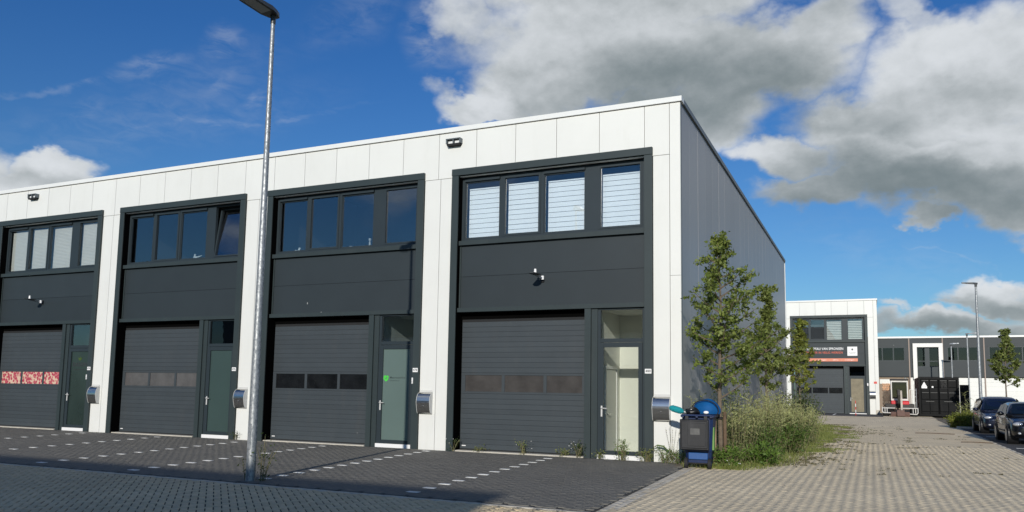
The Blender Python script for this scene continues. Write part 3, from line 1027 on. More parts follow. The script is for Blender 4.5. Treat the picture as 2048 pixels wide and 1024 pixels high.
def white_shell(parent, x0, x1, joint0, portals, corner=True):
    """white cladding panels round the portals: top band, pillars, roof edge"""
    W = M['white']
    g = .007
    zt, zb = 8.925, 7.612
    # band over the portals, panel by panel
    js = []
    x = joint0
    while x > x0:
        js.append(x)
        x -= 1.2
    js = sorted([x0] + js + ([-.27, x1] if corner else [x1]))
    for a, b in zip(js[:-1], js[1:]):
        last = b == x1 and corner
        inside = [(p, p + W_) for p in portals if p < b and p + W_ > a]
        if last:
            bx('wall_panel', W, parent, a + g, b, 0, .10, 4.544, zt)
            bx('wall_panel', W, parent, a + g, b, 0, .10, -.05, 4.536)
        else:
            bx('wall_panel', W, parent, a + g, b - g, 0, .10, zb + g, zt)
    # pillars between portals
    prev = x0
    for p in portals + [x1]:
        a, b = prev, (p if p != x1 else (-.27 if corner else x1))
        if b - a > .2:
            cut = [a, a + (b - a) * .57, b] if (b - a) > .6 else [a, b]
            for u, v in zip(cut[:-1], cut[1:]):
                bx('pillar_panel', W, parent, u + (.012 if u == a else g), v - (.012 if v == b and p != x1 else g), 0, .10, -.05, zb - g)
        prev = p + W_
    bx('roof_trim', M['white_trim'], parent, x0, x1 + .05, -.05, .25, 8.945, HR)
    bx('trim_shadow_gap', M['joint'], parent, x0, x1 - .01, .02, .2, 8.925, 8.945)
    bk = MB()
    # dark backing behind the joints
    bk.box(x0, x1 - .02, .115, .30, 7.66, 8.92)
    prev = x0
    for p in portals + [x1]:
        if p - prev > .1:
            bk.box(prev + .01, min(p - .01, x1 - .02), .115, .30, -.05, 7.655)
        prev = p + W_
    bk.build('backing_wall', M['joint'], parent)


main = thing('business_building', 'long white business building with dark portals, roller doors and a grey side wall', 'building', (0, 0, 0))
PORT = [-EX - k * S_ - W_ for k in (4, 3, 2, 1, 0)]
white_shell(main, PORT[0] - .915, 0.0, -.911, PORT[0:])
bay(main, PORT[4], door='clear', acry='acrylic_brown_refl', blind='strips')
bay(main, PORT[3], door='pale', acry='acrylic_black')
bay(main, PORT[2], door='mid', acry='acrylic_grey', tilt=True)
bay(main, PORT[1], door='dark', acry='floral', blind='pleat')
bay(main, PORT[0], door='mid', acry='acrylic_grey', blind='pleat')
# grey side wall, cladding panel by panel
n_side = 24
wpan = DEPTH / n_side
sp = MB().box(-.10, 0, .006, wpan - .006, -.05, 8.93).mesh('side_panel', M['grey_wall'])
for k in range(n_side):
    if k == 0:
        bx('side_panel', M['grey_wall'], main, -.10, 0, .113, wpan - .003, -.05, 8.93)
    else:
        link('side_panel', sp, main, (random.uniform(-.0015, .0015), k * wpan, 0))
bx('corner_trim', M['dark_trim'], main, -.005, .014, .018, .10, -.05, 8.92)
bx('side_roof_trim', M['dark_trim'], main, -.25, .05, .252, DEPTH + .03, 8.945, HR - .003)
bx('rear_corner_trim', M['white_trim'], main, -.14, .022, DEPTH, DEPTH + .16, -.05, 8.94)
bx('roof_deck', M['roof'], main, PORT[0] - .91, -.26, .3, DEPTH - .05, 8.55, 8.64)
sh = MB()
sh.box(PORT[0] - .915, -.16, DEPTH - .2, DEPTH - .02, -.05, 8.93).box(-.2, -.14, .32, DEPTH - .21, -.05, 8.9).box(PORT[0] - .93, PORT[0] - .80, .32, DEPTH - .21, -.05, 8.93)
sh.build('shell_wall', M['grey_wall'], main)

# ---- far unit of the same design
FX, FY = 4.74, 48.5
far = thing('corner_business_unit', 'smaller white business unit with an orange and white sign beyond the trees', 'building', (FX, FY, gz(FY) - .02))
FP = [-EX - S_ - W_, -EX - W_]
white_shell(far, FP[0] - .915, 0.0, -.911, FP)
bay(far, FP[1], door='brown', acry='acrylic_black', blind='mixed', upper_pane='pane_blind')
bay(far, FP[0], door='mid', acry='acrylic_grey')
bx('side_wall', M['white'], far, -.10, 0, .102, 10, -.05, 8.93)
bx('side_roof_trim', M['white_trim'], far, -.25, .05, .252, 10, 8.945, HR - .003)
bx('roof_deck', M['roof'], far, FP[0] - .9, -.26, .31, 10, 8.5, 8.6)
bx('plinth', M['concrete'], far, -.275, .01, -.03, 0.098, -.25, .38)
# ---- long dark building at the back
BY = 60.0
zb_ = gz(BY)
back = thing('back_building', 'long dark grey building with a white base and white roof edge at the back', 'building', (0, BY, zb_))
BW = [3.0, 7.37, 10.02, 13.19, 17.2, 21.2, 25.2, 29.2, 33.2]


def bp(x):
    return x


for a, b in zip(BW[:-1], BW[1:]):
    # wall above, cut for the window strip
    wx0, wx1 = a + .35, b - .35
    if a == 7.37:
        wx0, wx1 = 7.98, 9.72
        wz0, wz1 = 3.95, 5.70
        bx('wall_panel', M['spandrel'], back, a + .05, 7.66, 0, .15, 3.16, 6.52)
        bx('wall_panel', M['spandrel'], back, 10.0, b - .05, 0, .15, 3.16, 6.52)
        bx('wall_panel', M['spandrel'], back, 7.66, 10.0, 0.004, .15, 6.13, 6.518)
        MB().box(7.66, 7.98, -.22, .12, 2.9, 5.78).box(9.70, 10.02, -.22, .12, 2.9, 5.78).box(7.66, 10.02, -.23, .12, 5.782, 6.12).build('white_portal', M['white'], back)
        bx('wall_panel', M['spandrel'], back, 7.98, 9.70, .02, .15, 3.16, 4.05)
        wfm = MB().box(7.982, 9.698, .03, .12, 5.70, 5.78).box(7.982, 8.04, .03, .12, 4.05, 5.698).box(8.62, 8.98, .03, .12, 4.05, 5.698).box(9.64, 9.698, .03, .12, 4.05, 5.698)
        wfm.box(8.042, 8.618, .03, .12, 4.50, 4.58).box(8.982, 9.638, .03, .12, 4.50, 4.58).box(8.042, 8.618, .03, .12, 4.05, 4.10).box(8.982, 9.638, .03, .12, 4.05, 4.10)
        wn = wfm.build('window', M['frame'], back)
        for (p, q) in ((8.042, 8.618), (8.982, 9.638)):
            bx('pane', M['pane_dark'], wn, p, q, .07, .08, 4.58, 5.699)
            bx('pane', M['pane_dark'], wn, p, q, .07, .08, 4.101, 4.499)
    else:
        wz0, wz1 = 4.55, 5.82
        bx('wall_panel', M['spandrel'], back, a + .05, b - .05, 0, .15, wz1, 6.52)
        bx('wall_panel', M['spandrel'], back, a + .05, b - .05, 0, .15, 3.16, wz0)
        bx('wall_panel', M['spandrel'], back, a + .05, wx0, 0, .15, wz0 + .003, wz1 - .003)
        bx('wall_panel', M['spandrel'], back, wx1, b - .05, 0, .15, wz0 + .003, wz1 - .003)
        wfm = MB().box(wx0 + .002, wx1 - .002, .02, .1, wz0 + .003, wz0 + .08).box(wx0 + .002, wx1 - .002, .02, .1, wz1 - .08, wz1 - .003)
        npn = max(3, round((wx1 - wx0) / .85))
        xs = np.linspace(wx0 + .02, wx1 - .02, npn + 1)
        for xx in xs:
            wfm.box(xx - .045 if xx > wx0 + .1 else wx0 + .002, xx + .045 if xx < wx1 - .1 else wx1 - .002, .02, .1, wz0 + .081, wz1 - .081)
        wn = wfm.build('window', M['frame'], back)
        for p, q in zip(xs[:-1], xs[1:]):
            bx('pane', M['pane_dark'], wn, p + .046, q - .046, .055, .065, wz0 + .081, wz1 - .081)
    bx('wall_panel', M['spandrel'], back, a + .05, b - .05, 0, .15, 6.523, 6.60)
    if a > 7:
        bx('base_wall', M['white'], back, a + .01, b - .01, .06, .2, -.3, 3.10)
        for k in range(8):
            bx('base_slat', M['white'], back, a + .02, b - .02, .035, .062, .05 + k * .38, .41 + k * .38)
    bx('downpipe', M['pipe'], back, b - .045, b + .045, -.05, .05, -.2, 6.60)
bx('base_wall', M['beige'], back, 3.0, 7.28, .06, .2, -.3, 3.10)
bx('base_band', M['white'], back, 4.9, 5.9, .0, .055, 2.5, 2.9)
bx('drip_edge', M['black_rubber'], back, 3.0, 33.2, -.04, .2, 3.105, 3.157)
bx('roof_trim', M['white_trim'], back, 2.9, 33.3, -.10, .3, 6.602, 6.76)
bx('room_wall', M['room'], back, 3.0, 33.2, 2.5, 2.6, -.3, 6.6)
bx('room_floor', M['room'], back, 3.0, 33.2, .2, 2.5, 3.1, 3.15)
bx('roof_deck', M['roof'], back, 2.9, 33.3, .3, 12, 6.5, 6.6)
# ---- building across the street, behind the camera: its shade lies on the road
opp = thing('opposite_building', 'grey business building across the street whose shade falls on the road', 'building', (5.3, -35, 0))
bx('front_wall', M['opp'], opp, -55, 0, -.3, 0, -.1, 9.05)
bx('side_wall', M['opp'], opp, -.3, 0, -14, -.302, -.1, 9.05)
bx('roof_trim', M['white_trim'], opp, -55, .04, -.35, .04, 9.053, 9.25)
bx('roof_deck', M['roof'], opp, -55, -.31, -14, -.31, 8.6, 8.7)
for k in range(8):
    x0 = -6.3 - k * 6.65
    bx('roller_door', M['slat'], opp, x0, x0 + 3.6, .004, .05, .02, 3.6)
    wn = bx('window', M['frame'], opp, x0, x0 + 5.3, .004, .07, 5.8, 7.6)
    bx('pane', M['acrylic_black'], wn, x0 + .1, x0 + 5.2, .072, .08, 5.9, 7.5)

# ================================================================== THINGS ON THE FACADE
UNIT = {4: ('right end', '480'), 3: ('third from the left', '478'), 2: ('second', '476'), 1: ('leftmost', '474')}
WHERE = {4: 'beside the clear glass entrance', 3: 'beside the pale frosted entrance with a green logo', 2: 'beside the plain dark frosted entrance', 1: 'beside the entrance with dark lettering'}


def mailbox(x, y, z, label, group='stainless mailboxes on the pillars'):
    t = thing('mailbox', label, 'mailbox', (x, y, z), group)
    low = [(-.075, 0), (-.10, .02), (-.125, .08), (-.148, .17), (-.162, .25)]
    arc = [(-.172 + .172 * (1 - math.cos(a)) * .95, .30 + .27 * math.sin(a)) for a in np.linspace(0, math.pi / 2 * .93, 9)]
    MB().prism([(0, 0)] + low + [(0, .25)], 'x', .012, .418).build('body', M['steel'], t)
    MB().prism([(0, .252), (-.166, .252)] + arc + [(0, .575)], 'x', .010, .420).build('lid', M['steel'], t)
    for a, b in ((0, .009), (.421, .430)):
        MB().prism([(0, -.004)] + [(p[0] - .006, p[1] - .003) for p in low] + [(p[0] - .005, p[1] + .005) for p in arc] + [(0, .60)], 'x', a, b).build('side_cheek', M['alloy_paint'], t)
    bx('wall_plate', M['alloy_paint'], t, .02, .41, -.012, 0, .577, .64)
    MB().tube((.215, -.158, .215), (.215, -.168, .215), .012).build('lock', M['chrome'], t)
    return t


for k, p in enumerate(PORT):
    if k == 0:
        continue
    xr = p + W_
    mailbox(xr + .005, -.001, .985, f'curved stainless steel mailbox {WHERE[k]}')
    nb = thing('house_number_sign', f'small white sign with house number {UNIT[k][1]} {WHERE[k]}', 'number sign', (xr - .19, -.074, 2.125), 'house number signs')
    MB().cbox(0, .165, -.006, 0, 0, .115, .002).build('sign_plate', M['plate_white'], nb)
    text('digits', UNIT[k][1], .085, M['ink'], nb, (.0825, -.0068, .057), align='CENTER', extrude=.0006, bold=.0015)
for k in (1, 3):
    db = thing('doorbell', 'slim white doorbell ' + WHERE[k], 'doorbell', (PORT[k] + W_ - .205, -.074, 1.80), 'doorbells')
    MB().cbox(0, .04, -.028, 0, 0, .17, .004).build('housing', M['plate_white'], db)
    MB().tube((.02, -.027, .05), (.02, -.033, .05), .012).build('button', M['chrome'], db)
for (x, z, lab) in ((-6.62, 8.545, 'dark grey twin nest box on the white band over the blind-covered windows'), (-24.72, 8.57, 'dark grey twin nest box on the white band at the left end')):
    nbx = thing('nest_box', lab, 'nest box', (x, -.001, z), 'nest boxes under the roof edge')
    MB().box(0, .46, -.16, 0, .150, .175).box(0, .035, -.15, 0, .03, .149).box(.425, .46, -.15, 0, .03, .149).box(.216, .244, -.149, 0, .03, .149).build('housing', M['dark_trim'], nbx)
    MB().box(.03, .43, -.15, 0, -.02, .028).build('base_tray', M['black_rubber'], nbx)
    for a in (.05, .26):
        MB().box(a, a + .15, -.09, -.01, .03, .11).build('nest_cup', M['white_trim'], nbx)
for (x, lab) in ((-3.72, 'small wall lamp with a white cap on the dark panel over unit 480'), (-23.78, 'small wall lamp with a white cap on the dark panel at the left end')):
    wl = thing('wall_lamp', lab, 'wall lamp', (x, .124, 4.62), 'wall lamps on the dark panels')
    MB().cbox(-.05, .05, -.03, 0, -.09, .09, .01).build('back_plate', M['machine_dark'], wl)
    MB().path([(0, -.03, 0), (0, -.30, .03), (0, -.52, .05)], .022).build('arm', M['galv'], wl)
    MB().prism([(-.10, -.30), (-.13, -.62), (-.05, -.74), (.05, -.74), (.10, -.62), (.09, -.30)], 'z', .062, .085).build('shade', M['led_head'], wl)
    MB().tube((0, -.50, .086), (0, -.50, .20), .042, .030, 12).build('cap', M['plate_white'], wl, smooth=True)
    MB().tube((.045, -.10, -.03), (.045, -.10, .07), .04, n=10).build('sensor', M['plate_white'], wl)

# ---- lettering on the frosted doors
lg = thing('door_logo', 'green shield logo with grey lettering on the pale frosted entrance', 'door logo', (PORT[3] + 4.53, .1288, 1.95), None)
shield = [(0, -.10), (.075, -.05), (.095, .05), (.06, .085), (.02, .062), (-.02, .085), (-.07, .07), (-.085, -.02)]
MB().prism(shield, 'y', -.003, 0).build('shield', M['green_ink'], lg)
MB().prism([(-.03, 0), (.0, -.03), (.05, .03), (.04, .04), (.0, 0), (-.022, .012)], 'y', -.0055, -.0032).build('tick', M['frosted_pale'], lg)
text('lettering', 'Meerenservice', .085, M['grey_ink'], lg, (.14, -.001, .02), width=.50, extrude=.001, bold=.001)
text('small_lettering', 'Nederland', .05, M['grey_ink'], lg, (.14, -.001, -.065), width=.30, extrude=.001)
lg = thing('door_lettering', 'dark lettering under a small leaf emblem on the leftmost entrance', 'door lettering', (PORT[1] + 4.88, .1288, 2.32), None)
text('lettering', 'DASXIN', .20, M['ink'], lg, (0, -.001, 0), align='CENTER', width=.72, extrude=.001, bold=.003)
text('small_lettering', 'Zonwering', .07, M['ink'], lg, (0, -.001, -.17), align='CENTER', width=.62, extrude=.001)
em = MB()
for a in (-40, 0, 40):
    c_, s_ = math.sin(R(a)), math.cos(R(a))
    em.prism([(0, .14), (c_ * .08 + s_ * .03, .14 + s_ * .08 - c_ * .03), (c_ * .17, .14 + s_ * .17), (c_ * .08 - s_ * .03, .14 + s_ * .08 + c_ * .03)], 'y', -.002 - .0005 * (a + 40) / 40, 0)
em.build('leaf_emblem', mat('olive_ink', (.05, .085, .012), .5), lg)

# ---- things standing on the window sills
S3 = PORT[3]
t = thing('cardboard_box', 'small brown cardboard box on the sill behind the third window band', 'box', (S3 + .37, 0.33, 5.663))
MB().box(0, .26, .03, .22, .0, .27).build('carton', M['carton'], t)
t.rotation_euler.z = -.12
t = thing('paper_sheets', 'white paper sheets leaning on the sill beside the brown box', 'paper', (S3 + .78, 0.33, 5.663))
MB().add([(0, 0, 0), (.16, .01, 0), (.20, .10, .36), (.13, .11, .38)], [(0, 1, 2, 3)]).build('front_sheet', M['paper'], t)
MB().add([(-.06, .05, 0), (.02, .05, 0), (.06, .12, .30), (-.04, .12, .31)], [(0, 1, 2, 3)]).build('rear_sheet', M['paper'], t)
t = thing('paper_stack', 'low white stack of paper lying on the sill', 'paper', (S3 + 1.05, 0.31, 5.663))
for k in range(4):
    MB().box(.004 * k, .26 + .004 * k, .0, .2, .21 + .012 * k, .22 + .012 * k).build('ream', M['paper'], t)
MB().box(.02, .24, .02, .18, 0, .209).build('stand', M['room'], t)
t = thing('glass_jar', 'pale glass jar on the sill behind the third pane of unit 478', 'jar', (S3 + 2.98, 0.35, 5.663))
MB().tube((0, 0, .0), (0, 0, .24), .07, .07, 12).build('jar_body', M['frosted_pale'], t)
MB().tube((0, 0, .24), (0, 0, .27), .06, .06, 12).build('jar_lid', M['plate_white'], t)
t = thing('white_bottle', 'slender white bottle on the sill left of the window post', 'bottle', (S3 + 3.66, 0.34, 5.663))
MB().tube((0, 0, .0), (0, 0, .34), .035, .03, 10).tube((0, 0, .34), (0, 0, .40), .03, .014, 10).build('bottle_body', M['plate_white'], t, smooth=True)
MB().tube((0, 0, .40), (0, 0, .47), .035, .04, 10).build('bottle_cap', M['plate_white'], t)
S2 = PORT[2]
t = thing('white_figurine', 'small white bird figurine on the sill behind the second window band', 'figurine', (S2 + 3.28, 0.34, 5.663))
MB().ball((0, 0, .26), .10, .05, .07, 10, 6).build('bird_body', M['paper'], t, smooth=True)
MB().tube((-.06, 0, .28), (-.02, 0, .40), .035, .028, 8).tube((.06, 0, .28), (.26, .02, .34), .035, .01, 8).build('neck_and_tail', M['paper'], t)
MB().tube((0, 0, 0), (0, 0, .22), .05, .04, 8).build('foot', M['paper'], t)


# ================================================================== STREET FURNITURE
def street_lamp(name, label, x, y, h, r0, r1, head, hd=(0, -1), hw=.15, hl=.75, mat_pole='galv', base_door=True, arm=0.0):
    z0 = gz(y)
    t = thing(name, label, 'street lamp', (x, y, z0), 'street lamps')
    pl = MB()
    n = 10
    for k in range(n):
        za, zc = h * k / n, h * (k + 1) / n
        pl.tube((0, 0, za - (.3 if k == 0 else 0)), (0, 0, zc), r0 + (r1 - r0) * k / n, r0 + (r1 - r0) * (k + 1) / n, 16, k in (0, n - 1))
    pl.build('pole', M[mat_pole], t, smooth=True)
    if base_door:
        MB().cbox(-.035, .035, -r0 - .006, -r0 + .02, .55, 1.0, .008).build('service_door', M[mat_pole], t)
    d = Vector((hd[0], hd[1], 0)).normalized()
    s = Vector((-d.y, d.x, 0))
    MB().tube((0, 0, h), (0, 0, h + .16), r1 * 1.25, r1 * 1.3, 12).build('spigot', M['led_head'], t, smooth=True)

    def P(a, b, c):
        v = d * a + s * b
        return (v.x, v.y, h + .15 + c)
    hm = MB()
    prof = [(-.10, .35), (.0, .7), (.15, 1.0), (hl * .8, 1.0), (hl, .7)]
    vs, fs = [], []
    for a, k in prof:
        up = .10 if a < .2 else .065
        vs += [P(a, -hw * k, 0 + a * .08), P(a, hw * k, 0 + a * .08), P(a, hw * k * .8, up + a * .08), P(a, -hw * k * .8, up + a * .08)]
    for i in range(len(prof) - 1):
        b = i * 4
        for q in range(4):
            fs.append((b + q, b + (q + 1) % 4, b + 4 + (q + 1) % 4, b + 4 + q))
    fs += [(3, 2, 1, 0), tuple(range(len(vs) - 4, len(vs)))]
    hm.add(vs, fs).build('lamp_head', M[head], t)
    MB().add([P(.18, -hw * .7, .009), P(hl * .85, -hw * .7, .009 + hl * .055), P(hl * .85, hw * .7, .009 + hl * .055), P(.18, hw * .7, .009)],
             [(0, 1, 2, 3)]).build('lens', M['led_glass'], t)
    return t


street_lamp('street_lamp', 'tall galvanised street lamp at the kerb in front of the parking bays', -5.85, -8.13, 8.42, .084, .038, 'led_head', hd=(-.10, -1), hw=.17, hl=.8)
street_lamp('street_lamp', 'distant tall street lamp behind the parked cars', 9.95, 34.0, 8.0, .10, .055, 'led_head', hd=(-1, -.25), hw=.08, hl=.75)
street_lamp('street_lamp', 'slim street lamp standing right behind the black container', 11.35, 54.0, 6.35, .07, .05, 'galv', hd=(1, -.2), hw=.10, hl=.7, base_door=False)
street_lamp('street_lamp', 'low street lamp behind the left half of the black container', 10.28, 55.0, 5.6, .06, .045, 'galv', hd=(1, -.1), hw=.10, hl=.55, base_door=False)


# ================================================================== SIGN ON THE FAR UNIT
def far_pt(x, z):            # world x, z measured on the plane of the far panels -> building-local
    return x - FX, z - (gz(FY) - .02)


sg = thing('company_sign', 'white and orange company lettering on the dark panel of the far unit', 'sign', (FX, FY, gz(FY) - .02))
lx0, lz0 = far_pt(-.98, 5.36)
text('lettering', 'ADVIESBUREAU VAN SPRONSEN', .27, M['white_ink'], sg, (lx0, .118, lz0), width=3.22, extrude=.004, bold=.003)
lx0, lz0 = far_pt(-.98, 5.05)
text('slogan', 'UW PARTNER IN VEILIG WERKEN', .24, M['orange_ink'], sg, (lx0, .118, lz0), width=3.16, extrude=.004, bold=.002)
a0, b0 = far_pt(-.6, 4.36)
a1, b1 = far_pt(3.28, 4.60)
MB().box(a0, a1, .10, .122, b0, b1).build('colour_strip', M['orange_strip'], sg)
text('strip_lettering', 'keuringen    -    advies    -    trainingen', .13, M['white_ink'], sg, (a0 + .9, .098, (b0 + b1) / 2), width=2.7, extrude=.001)
bd = thing('logo_board', 'square white board with a small black emblem beside the company lettering', 'sign', (FX, FY, gz(FY) - .02))
a0, b0 = far_pt(2.54, 4.80)
MB().box(a0, a0 + .72, .09, .122, b0, b0 + .72).build('board', M['plate_white'], bd)
MB().prism([(a0 + .36 + .07 * math.sin(q) * (1 if math.cos(q) > -.5 else .6), b0 + .50 + .075 * math.cos(q)) for q in np.linspace(0, 2 * math.pi, 11)[:-1]], 'y', .084, .0895).build('emblem', M['ink'], bd)
text('caption', 'Van Spronsen', .085, M['grey_ink'], bd, (a0 + .36, .0885, b0 + .27), width=.5, align='CENTER', extrude=.001)
text('small_caption', 'veiligheid', .06, M['grey_ink'], bd, (a0 + .36, .0885, b0 + .19), width=.4, align='CENTER', extrude=.001)
mb = mailbox(FX - EX + .02, FY - .001, 1.45, 'distant mailbox on the white corner pillar of the far unit', None)
rs = thing('notice_sign', 'small red notice on the white pillar of the far unit', 'sign', (FX - .36, FY - .002, 2.62))
MB().box(0, .22, -.01, 0, 0, .17).build('notice', M['red_sign'], rs)
hl_ = thing('entrance_lamp', 'small white lamp on the portal of the far unit', 'wall lamp', (FX - .80, FY - .081, 2.45))
MB().cbox(-.05, .05, -.14, 0, 0, .20, .012).build('housing', M['plate_white'], hl_)
MB().tube((0, -.07, -.04), (0, -.07, 0), .045, n=10).build('lamp_bulb', M['led_glass'], hl_)
mp = thing('marker_post', 'thin red and white marker post at the edge of the far paving', 'post', (3.1, 44.0, gz(44)))
for k in range(5):
    MB().tube((0, 0, .22 * k), (0, 0, .22 * k + .218), .025, n=8).build('band', M['red_sign' if k % 2 == 0 else 'plate_white'], mp)
pad = MB().box(-4, 4.9, 42.5, 48.5, 0, .05).mesh('far_parking_bay', M['asphalt'])
o_ = link('far_parking_bay', pad, None, (0, 0, gz(45.5) - .015))
o_.rotation_euler.x = 0
struct(o_)
for xx in (-1.6, 1.55):
    mk = link('bay_marking', MB().prism([(xx, 43), (xx + .12, 43), (xx + .12, 47.6), (xx, 47.6)], 'z', .0505, .054).mesh('bay_marking', M['line_white']), o_)

# ---- asphalt parking on the right, with kerb and planting bed
ar = sheet('asphalt_parking', M['asphalt'], [8.15, 30], [-8.4, 2, 26.2], 0.004)
for yy in (11.2, 18.6):
    mk = MB().box(8.4, 13.2, 0, .11, 0, .004).mesh('bay_marking', M['line_white'])
    link('bay_marking', mk, ar, (0, yy, gz(yy) + .006))
pb = sheet('planting_bed', M['earth'], [8.0, 30], [26.4, 40], 0.02)
kb = thing('kerb', 'pale concrete kerb at the end of the asphalt parking', 'kerb', (8.0, 26.2, gz(26.2)))
for k in range(6):
    MB().cbox(k * 1.0 + .004, k * 1.0 + .996, 0, .16, -.1, .10, .012).build('kerb_stone', M['concrete'], kb)
ek = thing('edge_kerb', 'flush pale kerb line along the asphalt parking', 'kerb', (8.07, -8.4, 0))
for k in range(34):
    y = k * 1.0
    MB().box(.0, .10, y + .003, y + .997, gz(y - 8.4) - .08, gz(y - 8.4) + .007).build('kerb_stone', M['border_pave'], ek)


# ================================================================== WHEELIE BIN AND WHAT LIES ON IT
wb_ = thing('wheelie_bin', 'dark blue wheelie bin with its black lid hanging open in front', 'bin', (.62, -1.02, 0.012), rz=.06)
wb_.scale = (1.13, 1.1, 1.13)
bd_ = MB()
lo, hi = (-.235, .235, -.22, .24), (-.295, .295, -.30, .33)
vs = []
for z, (x0, x1, y0, y1) in ((.10, lo), (.32, (-.25, .25, -.235, .262)), (.33, (-.262, .262, -.262, .28)), (1.0, hi)):
    c = .05
    vs += [(x0 + c, y0, z), (x1 - c, y0, z), (x1, y0 + c, z), (x1, y1 - c, z), (x1 - c, y1, z), (x0 + c, y1, z), (x0, y1 - c, z), (x0, y0 + c, z)]
fs = [tuple(range(7, -1, -1)), tuple(range(24, 32))]
for r in range(3):
    fs += [(r * 8 + i, r * 8 + (i + 1) % 8, r * 8 + 8 + (i + 1) % 8, r * 8 + 8 + i) for i in range(8)]
bd_.add(vs, fs).build('body', M['bin_blue'], wb_)
MB().cbox(-.325, .325, -.335, .36, .985, 1.045, .015).build('rim', M['bin_blue'], wb_)
hb = MB().tube((-.29, -.40, 1.03), (.29, -.40, 1.03), .018, n=8)
for xx in (-.27, 0, .27):
    hb.box(xx - .02, xx + .02, -.41, -.336, .99, 1.04)
hb.build('handle', M['bin_blue'], wb_)
MB().cbox(-.185, .185, -.262, -.236, .17, .305, .01).build('front_panel', M['bin_panel'], wb_)
ld = MB()
ld.cbox(-.325, .235, -.435, -.40, .36, .955, .016)
ld.cbox(-.295, .205, -.450, -.436, .395, .925, .010)
ld.box(-.262, -.235, -.4565, -.451, .42, .90)
lid = ld.build('lid', M['bin_black'], wb_, label='worn black lid hanging upside down')
MB().cbox(-.17, .17, -.458, -.4505, .44, .885, .004).build('lid_panel', M['bin_black'], lid)
for xx in (-.20, .20):
    wh = MB().tube((xx * 1.12 - .03, -.27, .10), (xx * 1.12 + .03, -.27, .10), .10, n=20).build('wheel', M['tyre'], wb_)
    MB().tube((xx * 1.12 - .034, -.27, .10), (xx * 1.12 + .034, -.27, .10), .045, n=12).build('hub', M['bin_blue'], wh)
MB().tube((-.2, -.27, .10), (.2, -.27, .10), .012, n=6).build('axle', M['machine_dark'], wb_)
MB().box(.2655, .30, -.18, .0, .36, .80).build('side_sticker', M['green_film'], wb_)
MB().box(-.12, .06, -.4595, -.4583, .66, .78).build('worn_label', M['cont_grey'], lid)
for xx in (-.22, .14):
    MB().box(xx, xx + .06, -.425, -.37, .93, 1.02).build('hinge', M['bin_black'], wb_)
bk = thing('blue_tub', 'bright blue plastic tub lying on its side on the wheelie bin', 'tub', (.73, -.82, 1.190))
tbm = MB().ball((0, 0.08, .10), .30, .25, .25, 30, 14, -.35, 1)
tbm.v = [(x * (1 + .05 * math.sin(7 * z + 5 * x) + .03 * math.sin(17 * y + 9 * z)), y * (1 + .05 * math.sin(11 * x + 6 * z)), z * (1 + .035 * math.sin(13 * x + 4 * y))) for x, y, z in tbm.v]
tbm.build('tub_body', M['tub_blue'], bk, smooth=True)
hn = MB()
pts = [(.30 * math.cos(a), -.08 - .03 * math.sin(a), .10 + .22 * math.sin(a)) for a in np.linspace(-.6, math.pi + .6, 18)]
hn.path([(p[0] * 1.0, p[1] - .06, p[2]) for p in pts], .012, 6).build('tub_handle', M['black_rubber'], bk)
bg = thing('rubbish_bag', 'crumpled black plastic bag on top of the wheelie bin', 'bag', (.46, -1.12, 1.190))
bgm = MB().ball((0, 0, .06), .17, .16, .10, 18, 9)
bgm.v = [(x * (1 + .22 * math.sin(9 * x + 5 * z) * math.cos(7 * y + 11 * z)), y * (1 + .18 * math.cos(8 * x - 4 * z)), max(0, z + .02 * math.sin(23 * x + 17 * y))) for x, y, z in bgm.v]
bgm.build('bag_body', M['bag'], bg, smooth=True)
MB().ball((.02, -.11, .10), .05, .03, .02, 8, 5).ball((.33, -.02, .05), .06, .03, .035, 8, 5).build('white_scrap', M['paper'], bg)
du = thing('duster', 'teal microfibre duster sticking out over the left edge of the bin', 'duster', (.27, -1.16, 1.25))
dm = MB()
ax = Vector((-.25, .02, .07))
for k in range(8):
    q = k / 7
    c = ax * (.12 + .88 * q)
    dm.ball((c.x, c.y, c.z), .062, .07, .072 if 0 < k < 7 else .055, 12, 7)
dm.v = [(x + random.uniform(-.007, .007), y + random.uniform(-.007, .007), z + random.uniform(-.007, .007)) for x, y, z in dm.v]
dm.build('duster_head', M['teal'], du)
MB().tube((.0, 0, 0), (.22, .02, -.05), .012, n=8).build('duster_handle', M['plate_white'], du)


